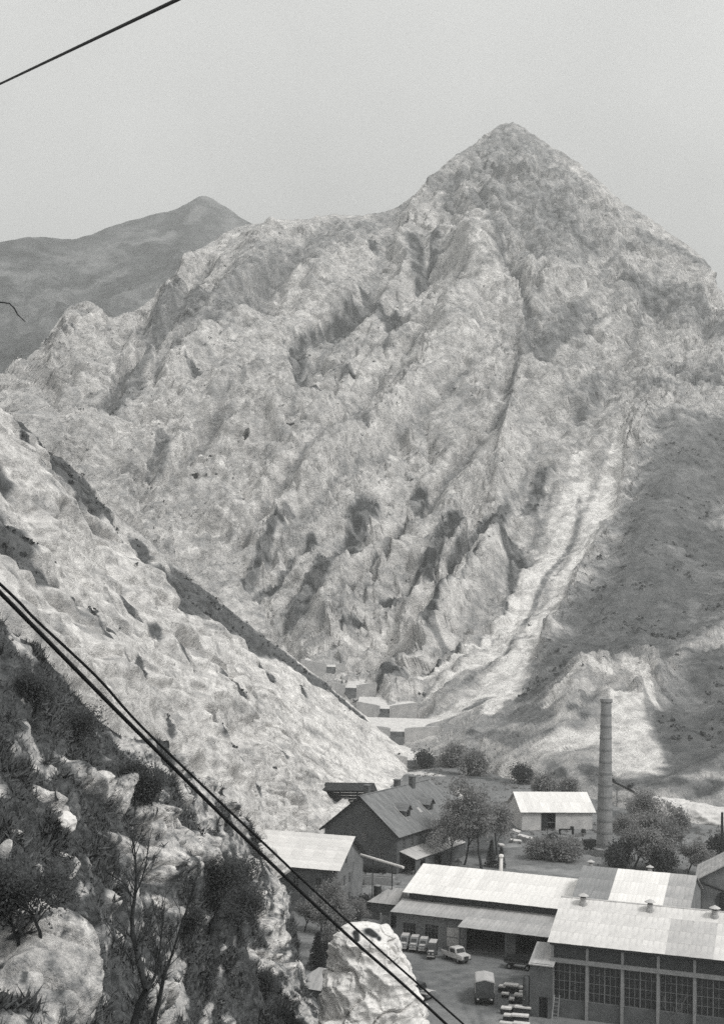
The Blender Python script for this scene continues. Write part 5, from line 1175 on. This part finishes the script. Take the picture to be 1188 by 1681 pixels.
# quarry adit in the white face
# ------------------------------------------------------------------ heaps and boulders
def rock_mesh(name, mat, scale, seed, n=44, amp=.35, freq=1.1):
    th = np.linspace(0, math.pi, n); ph = np.linspace(0, 2 * math.pi, n * 2, endpoint=False); T, F_ = np.meshgrid(th, ph, indexing='ij')
    d = np.stack([np.sin(T) * np.cos(F_), np.sin(T) * np.sin(F_), np.cos(T)], -1)
    r = 1 + amp * (ridged(d * freq + seed, 4) - .2) + .07 * fbm(d * 3 + seed, 3)
    Pq = d * r[..., None] * np.array(scale)
    idx = np.arange(n * n * 2).reshape(n, n * 2)
    f = np.stack([idx[:-1], idx[1:], np.roll(idx[1:], -1, 1), np.roll(idx[:-1], -1, 1)], -1).reshape(-1, 4)
    return add_mesh(name, Pq, f, mat)
for i, (px, py, D, sc, lab) in enumerate(((1095, 1336, 306, (7.0, 5, 3.6), 'white rubble heap at the left end of the pale dump behind the bushes'), (1140, 1347, 300, (8, 5, 3.4), 'middle white rubble heap of the pale dump'), (1185, 1350, 298, (8, 5, 2.8), 'white rubble heap cut by the right edge of the picture'))):
    o = rock_mesh('rubble_heap', M['rubble'], sc, 3.1 * i, amp=.3, freq=1.4); o.location = pt(gz(px, py, 0)); tag(o, lab, 'rubble heap', 'white rubble heaps behind the bushes')
p, w = HS.hit(106, 1358); o = rock_mesh('boulder', M['boulder'], (.5, .45, .42), 8.2, amp=.22, freq=1.3); o.location = tuple(p + np.array([0, 0, .1])); tag(o, 'bright white boulder on the dark hillside at the left', 'boulder')
for px, py, s_, lab in ((812, 1293, 1.3, 'pale boulder on the grass bank left of the white shed roof'), (815, 1303, 1.0, 'lower pale boulder beside the one on the grass bank'), (790, 1245, .7, 'small pale stone on the terrace below the scree')):
    o = rock_mesh('boulder', M['boulder'], (s_ * 1.2, s_, s_ * .9), px * .1, 20); q = gz(px, py, .6); o.location = tuple(q); tag(o, lab, 'boulder')

# --- rock pinnacle standing before the yard
n_h, n_a = 260, 260
prof = [(-28, 7.5), (-14, 4.6), (-9, 3.5), (-6, 2.8), (-3.2, 2.3), (-1.2, 1.7), (-.35, 1.0), (0, .1)]
zt = at(598, 1512, 78)[2]
zs = np.linspace(0, 1, n_h); pk = np.array(prof)
hz_ = np.interp(zs, np.linspace(0, 1, len(pk)), pk[:, 0]); rr = np.interp(zs, np.linspace(0, 1, len(pk)), pk[:, 1])
cxz = np.interp(hz_, [-26, -14, -6, -2, .4], [1.9, 1.2, .5, .2, -.05])
ang_ = np.linspace(0, 2 * math.pi, n_a, endpoint=False)
base = at(600, 1512, 78)
Pp = np.stack([base[0] + cxz[:, None] + rr[:, None] * np.cos(ang_), base[1] + rr[:, None] * .8 * np.sin(ang_), zt + hz_[:, None] + 0 * ang_], -1)
nrm = np.stack([np.cos(ang_) + 0 * rr[:, None], np.sin(ang_) + 0 * rr[:, None], .35 + 0 * ang_ + 0 * rr[:, None]], -1)
dp = .6 * (ridged(Pp / 3.5, 2) - .2) + .22 * (ridged(Pp / 1.2, 2) - .2) + .12 * fbm(Pp / .5, 2) - .25 * cracks(Pp / 2.6, .05) + facets(Pp / 1.6 + fbm(Pp / 1.5, 2)[..., None] * .4, .9, .5) * .1 + facets(Pp / .6, .9, .4) * .03
Pp = Pp + nrm * (dp * np.clip(rr / 1.6, .15, 1)[:, None])[..., None]
b1 = fbm(Pp / 1.6, 4); b2 = fbm(Pp / .45, 3)
al = .74 + .1 * b1 + .08 * b2
ms = sstep(.22, .34, fbm(Pp / .8 + 3, 3)) ; al = al * (1 - .35 * ms) + .15 * .35 * ms
sp = Strokes(Pp, 0, 1); al, _ = paint(al, Pp, sp, [[(603, 1524, 9), (616, 1530, 7)], [(580, 1528, 6), (584, 1538, 5)], [(625, 1537, 4)]], .05, .5 * fbm(Pp / .6, 2), .4)
idx = np.arange(n_h * n_a).reshape(n_h, n_a)
fq = np.stack([idx[:-1], np.roll(idx[:-1], -1, 1), np.roll(idx[1:], -1, 1), idx[1:]], -1).reshape(-1, 4)
pin = add_mesh('rock_pinnacle', Pp, fq, M['pinnacle'], smooth=False, attrs={'albedo': np.clip(al, .03, .85)})
tag(pin, 'pale limestone pinnacle rising before the yard at the bottom of the picture', 'rock')

# ------------------------------------------------------------------ trees and shrubs
def branch_tree(seed, height, spread, levels=3, trunk_r=.2, kids=(5, 5, 4), up=.5, lean=(0, 0)):
    """returns limb polylines with radii, and the tips that carry leaves"""
    R_ = random.Random(seed); limbs = []; tips = []
    def grow(p, d, L, r, lev):
        n = 5; pts = [p.copy()]; rad = [r]
        for k in range(n):
            d = (d + Vector((R_.gauss(0, .16), R_.gauss(0, .16), R_.gauss(0, .1) + .05 * up))).normalized()
            p = p + d * (L / n); pts.append(p.copy()); rad.append(max(r * (1 - .75 * (k + 1) / n), .008))
        limbs.append((pts, rad))
        if lev < levels:
            for k in range(kids[lev]):
                t = R_.uniform(.35, 1.0); i = min(int(t * n), n - 1); q = pts[i].lerp(pts[i + 1], t * n - i)
                a = R_.uniform(0, 2 * math.pi); s = R_.uniform(.5, 1.0) * spread
                dd = (d * .75 + Vector((math.cos(a) * s, math.sin(a) * s, R_.uniform(-.1, .6)))).normalized()
                grow(q, dd, L * R_.uniform(.45, .68), rad[i] * .55, lev + 1)
        if lev >= levels - 1: tips.extend(pts[2:])
    grow(Vector((0, 0, 0)), Vector((lean[0], lean[1], 1)).normalized(), height * .55, trunk_r, 0)
    return limbs, tips
def leaf_cloud(tips, per, spread, size, seed):
    r = np.random.default_rng(seed); c = np.array([tuple(t) for t in tips]); n = len(c) * per
    ctr = np.repeat(c, per, 0) + r.normal(size=(n, 3)) * spread
    a = r.normal(size=(n, 3)); a /= np.linalg.norm(a, axis=1, keepdims=True); b = np.cross(a, r.normal(size=(n, 3))); b /= np.linalg.norm(b, axis=1, keepdims=True)
    s = size * r.uniform(.5, 1.2, (n, 1))
    return np.stack([ctr - a * s, ctr + b * s * .6, ctr + a * s, ctr - b * s * .6], 1).reshape(-1, 3), np.arange(n * 4).reshape(-1, 4)
def make_tree(name, label, cat, seed, height, spread, mat, levels=3, kids=(5, 5, 4), trunk_r=.2, per=7, lspread=.35, lsize=.22, group=None, up=.5, seg=6):
    o = thing(name, label, cat, group=group)
    limbs, tips = branch_tree(seed, height, spread, levels, trunk_r, kids, up)
    m = MB()
    for i, (p, r_) in enumerate(limbs): m.tube(p, r_, seg if i < 8 else 4, cap=False)
    m.build('trunk', M['bark'], o, smooth=True)
    Vl, Fl = leaf_cloud(tips, per, lspread, lsize, seed)
    add_mesh('crown', Vl, Fl, M[mat], o, smooth=False)
    return o
kinds = [make_tree('broadleaf_tree', '', 'tree', 21, 11, .9, 'leaf', kids=(7, 6, 4), per=8, lspread=.45, lsize=.19), make_tree('broadleaf_tree', '', 'tree', 22, 10, 1.0, 'leaf_pale', kids=(7, 6, 4), per=7, lspread=.45, lsize=.18),
         make_tree('broadleaf_tree', '', 'tree', 23, 8, 1.2, 'leaf', kids=(8, 6, 4), per=8, lspread=.45, lsize=.19, up=.3), make_tree('bush', '', 'bush', 24, 3.2, 1.3, 'leaf', levels=2, kids=(9, 7), trunk_r=.08, per=17, lspread=.5, lsize=.16, up=.1),
         make_tree('bush', '', 'bush', 25, 3.0, 1.3, 'leaf_dark', levels=2, kids=(9, 7), trunk_r=.08, per=18, lspread=.5, lsize=.16, up=.1)]
def conifer(seed, h):
    o = thing('conifer', '', 'tree'); r = np.random.default_rng(seed)
    MB().tube([(0, 0, 0), (0, 0, h)], [.16, .02], 6).build('trunk', M['bark'], o)
    pts = []
    for k in range(int(h * 9)):
        z = h * (.08 + .9 * k / (h * 9)); R_ = (h - z) * .26 + .1
        for j in range(7):
            a = r.uniform(0, 6.28)
            for t in (.35, .65, .95): pts.append((math.cos(a) * R_ * t, math.sin(a) * R_ * t, z - t * .25 * R_))
    Vl, Fl = leaf_cloud(pts, 2, .1, .2, seed); add_mesh('crown', Vl, Fl, M['leaf_dark'], o, smooth=False); return o
kinds.append(conifer(5, 6.0))
used = [False] * len(kinds)
def plant(k, px, py, scale, label, group=None, D=None, z=None, sink=.1):
    if D is None: q = gz(px, py, z or 0)
    else: q = at(px, py, D)
    if used[k]: o = copy_tree(kinds[k])
    else: o = kinds[k]; used[k] = True
    o.location = (float(q[0]), float(q[1]), float(q[2]) - sink); o.rotation_euler = (0, 0, random.uniform(0, 6.28)); s = scale * 1.5 * random.uniform(.93, 1.07); o.scale = (s, s, s * random.uniform(.9, 1.1))
    o['label'] = label
    if group: o['group'] = group
    return o
G1 = 'trees in the yard between house and shed'
for k, px, py, s_, lab in ((1, 738, 1425, .68, 'pale leafy tree in front of the brick house side wall'), (0, 790, 1428, .95, 'tall dark leafy tree between the brick house and white shed'), (1, 815, 1405, .72, 'pale tree touching the left end of the white shed'), (0, 762, 1420, .75, 'dark leafy tree right behind the white flue pipe'),
                           (2, 775, 1372, .7, 'spreading tree behind the tall dark one, left of the shed'), (2, 702, 1418, .42, 'low spreading tree under the house lean-to roof')): plant(k, px, py, s_, lab, G1)
for k, px, py, s_, lab in ((5, 806, 1422, .5, 'small dark conifer beside the garage hall ridge, left of two'), (5, 822, 1424, .42, 'small dark conifer beside the garage hall ridge, right of two')): plant(k, px, py, s_, lab, 'small conifers behind the garage hall')
G2 = 'bushy trees right of the chimney'
for k, px, py, s_, lab in ((2, 1040, 1428, .85, 'broad bushy tree just right of the chimney foot'), (2, 1085, 1420, 1.0, 'broadest bushy tree in the clump right of the chimney'), (1, 1060, 1395, .8, 'pale tree at the back of the clump right of the chimney'), (0, 1120, 1395, .62, 'dark leafy tree below the white rubble heaps'),
                           (2, 1128, 1434, .6, 'low bushy tree at the right end of the clump'), (1, 1020, 1400, .55, 'slim pale tree touching the chimney shaft')): plant(k, px, py, s_, lab, G2)
G3 = 'bushes scattered over the valley floor'
for k, px, py, s_, lab in ((3, 885, 1412, 1.0, 'low bush at the left end of the hedge before the white shed'), (3, 912, 1415, 1.1, 'low bush in the middle of the hedge before the white shed'), (3, 940, 1413, 1.0, 'low bush at the right end of the hedge before the white shed'), (4, 900, 1398, .8, 'dark bush behind the hedge before the shed'),
                           (4, 1175, 1408, 1.0, 'dark bush in front of the pale saloon car'), (4, 1090, 1432, 1.2, 'dark bush right behind the striped roof'), (4, 1010, 1425, 1.0, 'dark bush at the foot of the chimney'), (3, 1055, 1345, 1.2, 'bush below the conveyor end'),
                           (3, 820, 1240, 1.3, 'round bush on the terrace below the grassy hill'), (3, 862, 1262, 1.3, 'bush left of the small quarry opening'), (3, 885, 1258, 1.2, 'bush nearest the white quarry face'), (4, 712, 1218, 1.3, 'dark bush beside the broad check dam'),
                           (3, 745, 1262, 1.6, 'big bush right of the lowest check dam'), (3, 770, 1275, 1.5, 'bush behind the house ridge end'), (4, 700, 1262, 1.2, 'dark bush hugging the lowest check dam'), (3, 900, 1310, 1.2, 'bush behind the white shed roof'), (3, 930, 1308, 1.1, 'bush behind the right part of the shed roof'),
                           (4, 860, 1290, 1.1, 'dark bush above the left corner of the shed roof'), (3, 980, 1300, 1.2, 'bush beside the chimney shaft on the bank'), (3, 1130, 1305, 1.5, 'bush above the white rubble heaps'), (3, 1170, 1310, 1.4, 'bush on the bank at the right edge'), (4, 1075, 1300, 1.3, 'dark bush below the white quarry tongue')):
    plant(k, px, py, s_, lab, G3, z=2.0 if py < 1315 else 0)
G4 = 'trees in the hollow below the mill building'
for k, px, py, s_, lab in ((0, 520, 1560, .8, 'dark tree in the hollow behind the hut'), (5, 537, 1580, 1.15, 'dark conifer in the hollow next to the rock pinnacle'), (0, 560, 1535, .6, 'tree before the mill building gable'), (2, 500, 1530, .7, 'spreading tree at the foot of the hillside cliff'), (5, 520, 1590, .9, 'dark conifer right above the hut roof'),
                           (1, 590, 1520, .45, 'small pale tree between the mill and annex'), (4, 600, 1500, 1.0, 'dark bush before the concrete trough'), (4, 575, 1510, 1.2, 'dark bush under the mill gable windows'), (5, 552, 1560, 1.1, 'tall dark conifer left of the pinnacle top'), (4, 640, 1520, .6, 'dark bush by the yard gate'), (0, 545, 1600, .7, 'dark tree pressed against the pinnacle rock')): plant(k, px, py, s_ * .62, lab, G4)

# shrubs on the hillside in front
def shrub_on_hill(px, py, seed, h, spr, mat, lab, per=14, lsize=.07, lspread=.16, kids=(10, 8), levels=2, sink=.15, tr=.05, grp='shrubs on the hillside in front'):
    p, w = HS.hit(px, py); o = make_tree('shrub', lab, 'shrub', seed, h, spr, mat, levels=levels, kids=kids, trunk_r=tr, per=per, lspread=lspread, lsize=lsize, group=grp, up=.1)
    o.location = tuple(p + np.array([0, 0, -sink])); return o
shrub_on_hill(345, 1545, 31, 4.6, 1.1, 'leaf_dark', 'large dense dark shrub on the cliff edge above the hollow', levels=3, kids=(9, 6, 4), per=10, lsize=.055, lspread=.24, tr=.09)
shrub_on_hill(395, 1530, 32, 3.2, 1.2, 'leaf_dark', 'dark shrub at the cliff edge right of the large one', levels=3, kids=(8, 6, 4), per=9, lsize=.055, lspread=.22, tr=.08)
for px, py, sd, h_, lab in ((70, 1540, 33, 2.6, 'dark thicket shrub above the pale rock face'), (30, 1550, 34, 2.4, 'dark thicket shrub at the left picture edge'), (225, 1325, 36, 2.6, 'dark shrub between the pale upper outcrops'), (255, 1330, 37, 2.0, 'small dark shrub right of the upper outcrops'),
                            (300, 1545, 39, 1.8, 'low dark shrub beside the bright small outcrop'), (130, 1240, 40, 2.4, 'dark shrub below the hillside crest'), (60, 1180, 41, 2.2, 'dark shrub high at the left hillside crest'), (440, 1640, 42, 1.8, 'dark shrub at the bottom of the cliff edge')):
    shrub_on_hill(px, py, sd, h_, 1.25, 'leaf_dark', lab, levels=3, kids=(7, 5, 4), per=7, lsize=.05, lspread=.2)
# leafy sprig rising in front of the yard at the bottom
q = at(712, 1700, 70)
# bare tree at the bottom left
BT = thing('bare_tree', 'bare thin forked tree in front of the hillside at the bottom left', 'tree')
rootp, w = HS.hit(215, 1690); BD = float(rootp[1]) - 5.0
R_ = random.Random(4)
def limb_px(pts, r0, r1, dz):
    out = []
    for i, (x, y) in enumerate(pts): out.append(Vector(at(x, y, BD + dz * i / (len(pts) - 1) + R_.uniform(-.15, .15))))
    n = len(out); return out, [r0 + (r1 - r0) * k / (n - 1) for k in range(n)]
main = [([(200, 1790), (215, 1700), (228, 1650), (240, 1625), (231, 1590), (225, 1560), (218, 1535), (217, 1505)], .085, .045, .5), ([(217, 1505), (222, 1470), (224, 1440), (222, 1400), (218, 1378)], .04, .01, -.5), ([(240, 1625), (252, 1608), (262, 1580), (275, 1545)], .04, .012, .8),
        ([(242, 1790), (250, 1690), (262, 1640), (270, 1600), (278, 1580)], .06, .03, -.6), ([(278, 1580), (290, 1545), (300, 1510), (312, 1480), (322, 1450)], .026, .008, -.6), ([(225, 1560), (236, 1540), (245, 1525)], .03, .008, .5), ([(268, 1605), (262, 1570), (266, 1530), (264, 1490)], .022, .007, .6), ([(222, 1470), (234, 1440), (245, 1410)], .02, .006, .5), ([(221, 1478), (205, 1450), (190, 1440)], .016, .005, .4), ([(231, 1590), (212, 1570), (190, 1545)], .02, .006, -.5)]
m = MB(); twigs = []
for pts, r0, r1, dz in main:
    p, r_ = limb_px(pts, r0 * 1.5, r1 * 1.5, dz); m.tube(p, r_, 7, cap=False)
    for i in range(1, len(p)):
        for _ in range(3):
            d = (p[i] - p[i - 1]).normalized() + Vector((R_.uniform(-.9, .9), R_.uniform(-.6, .6), R_.uniform(-.1, .8))); d.normalize(); q = p[i - 1].lerp(p[i], R_.random()); L_ = R_.uniform(.4, 1.3)
            mid = q + d * L_ * .5 + Vector((R_.uniform(-.08, .08), 0, R_.uniform(-.05, .1))); en = q + d * L_ + Vector((0, 0, .12)); twigs.append(([q, mid, en], [.016, .011, .006]))
            for __ in range(2):
                d2 = (d + Vector((R_.uniform(-.8, .8), R_.uniform(-.5, .5), R_.uniform(-.2, .7)))).normalized(); twigs.append(([mid, mid + d2 * R_.uniform(.2, .5)], [.010, .006]))
m.build('trunk', M['bark'], BT, smooth=True)
t_ = MB()
for p, r_ in twigs: t_.tube(p, r_, 4, cap=False)
t_.build('twigs', M['bark'], BT)
# bare shrub in front of the hall windows
q = gz(1095, 1700, 0)
BS = thing('bare_shrub', 'bare pale branched shrub in front of the hall windows', 'shrub', pt(q))
limbs, tips = branch_tree(77, 6.5, .9, 3, .07, (5, 4, 3), .3); m = MB()
for p, r_ in limbs: m.tube(p, r_, 4, cap=False)
m.build('stems', M['grey_wood'], BS)

# bare tree standing outside the frame; only one twig tip reaches into the picture
p, w = HS.hit(-60, 1350); D0 = 16.0; foot_ = at(-150, 1560, D0)
TT = thing('leaning_tree', 'crooked dark twig tip reaching in from the left picture edge', 'tree')
m = MB(); m.tube([foot_ + np.array([0, 0, -3.0]), foot_, at(-150, 1200, D0), at(-130, 900, D0), at(-125, 650, D0), at(-120, 520, D0)], [.12, .10, .08, .06, .04, .03], 8); m.build('trunk', M['bark'], TT, smooth=True)
m = MB(); m.tube([at(-122, 560, D0), at(-70, 505, D0), at(-30, 494, D0), at(0, 496, D0), at(16, 498, D0), at(24, 506, D0), at(30, 517, D0), at(42, 528, D0)], [.022, .016, .011, .009, .008, .009, .008, .005], 6); m.build('branch', M['bark'], TT)

# ------------------------------------------------------------------ cables
def cable(name, lab, pts, r, k=60, straight=False):
    A_ = np.array([at(*p) for p in pts])
    P_ = np.array([A_[1] + (A_[2] - A_[1]) * t for t in np.linspace(-.8, 1.6, k)]) if straight else cr_weights(k, len(pts)) @ A_
    P_[:, 2] += 0; o = MB().tube(P_, r, 8).build(name, M['cable'], smooth=True); return tag(o, lab, 'cable')
cable('thick_cable', 'thicker black cable, lower of the pair crossing the picture downwards', [(-330, 640, 9.5), (0, 972, 11.5), (210, 1185, 13), (420, 1393, 15), (570, 1535, 17), (690, 1642, 18.5), (900, 1840, 21)], .020)
cable('thin_cable', 'thinner black cable, upper of the pair crossing the picture downwards', [(-330, 655, 12), (0, 958, 14.5), (60, 1018, 15), (160, 1112, 16), (240, 1200, 17), (420, 1372, 18.5), (560, 1503, 20), (760, 1681, 22), (950, 1850, 24)], .017)
cable('overhead_cable', 'dark overhead cable crossing the upper left corner of the sky', [(-130, 200, 24), (0, 138, 17.2), (290, 0, 9.6), (480, -90, 7)], .0145, straight=True)

# ------------------------------------------------------------------ haze over the valley
hz = MB().box(-7000, 7000, -6000, 7000, -3.0, 760.0).build('haze', bpy.data.materials.new('haze'))
hm = hz.data.materials[0]; hm.use_nodes = True; hm.node_tree.nodes.clear()
ho = hm.node_tree.nodes.new('ShaderNodeOutputMaterial'); hv = hm.node_tree.nodes.new('ShaderNodeVolumePrincipled')
hv.inputs['Color'].default_value = (0.93, 0.95, 0.94, 1); hv.inputs['Density'].default_value = 0.00040; hv.inputs['Anisotropy'].default_value = 0.2
hm.node_tree.links.new(hv.outputs[0], ho.inputs['Volume'])
tag(hz, 'thin pale haze filling the valley air', 'haze', kind='stuff')
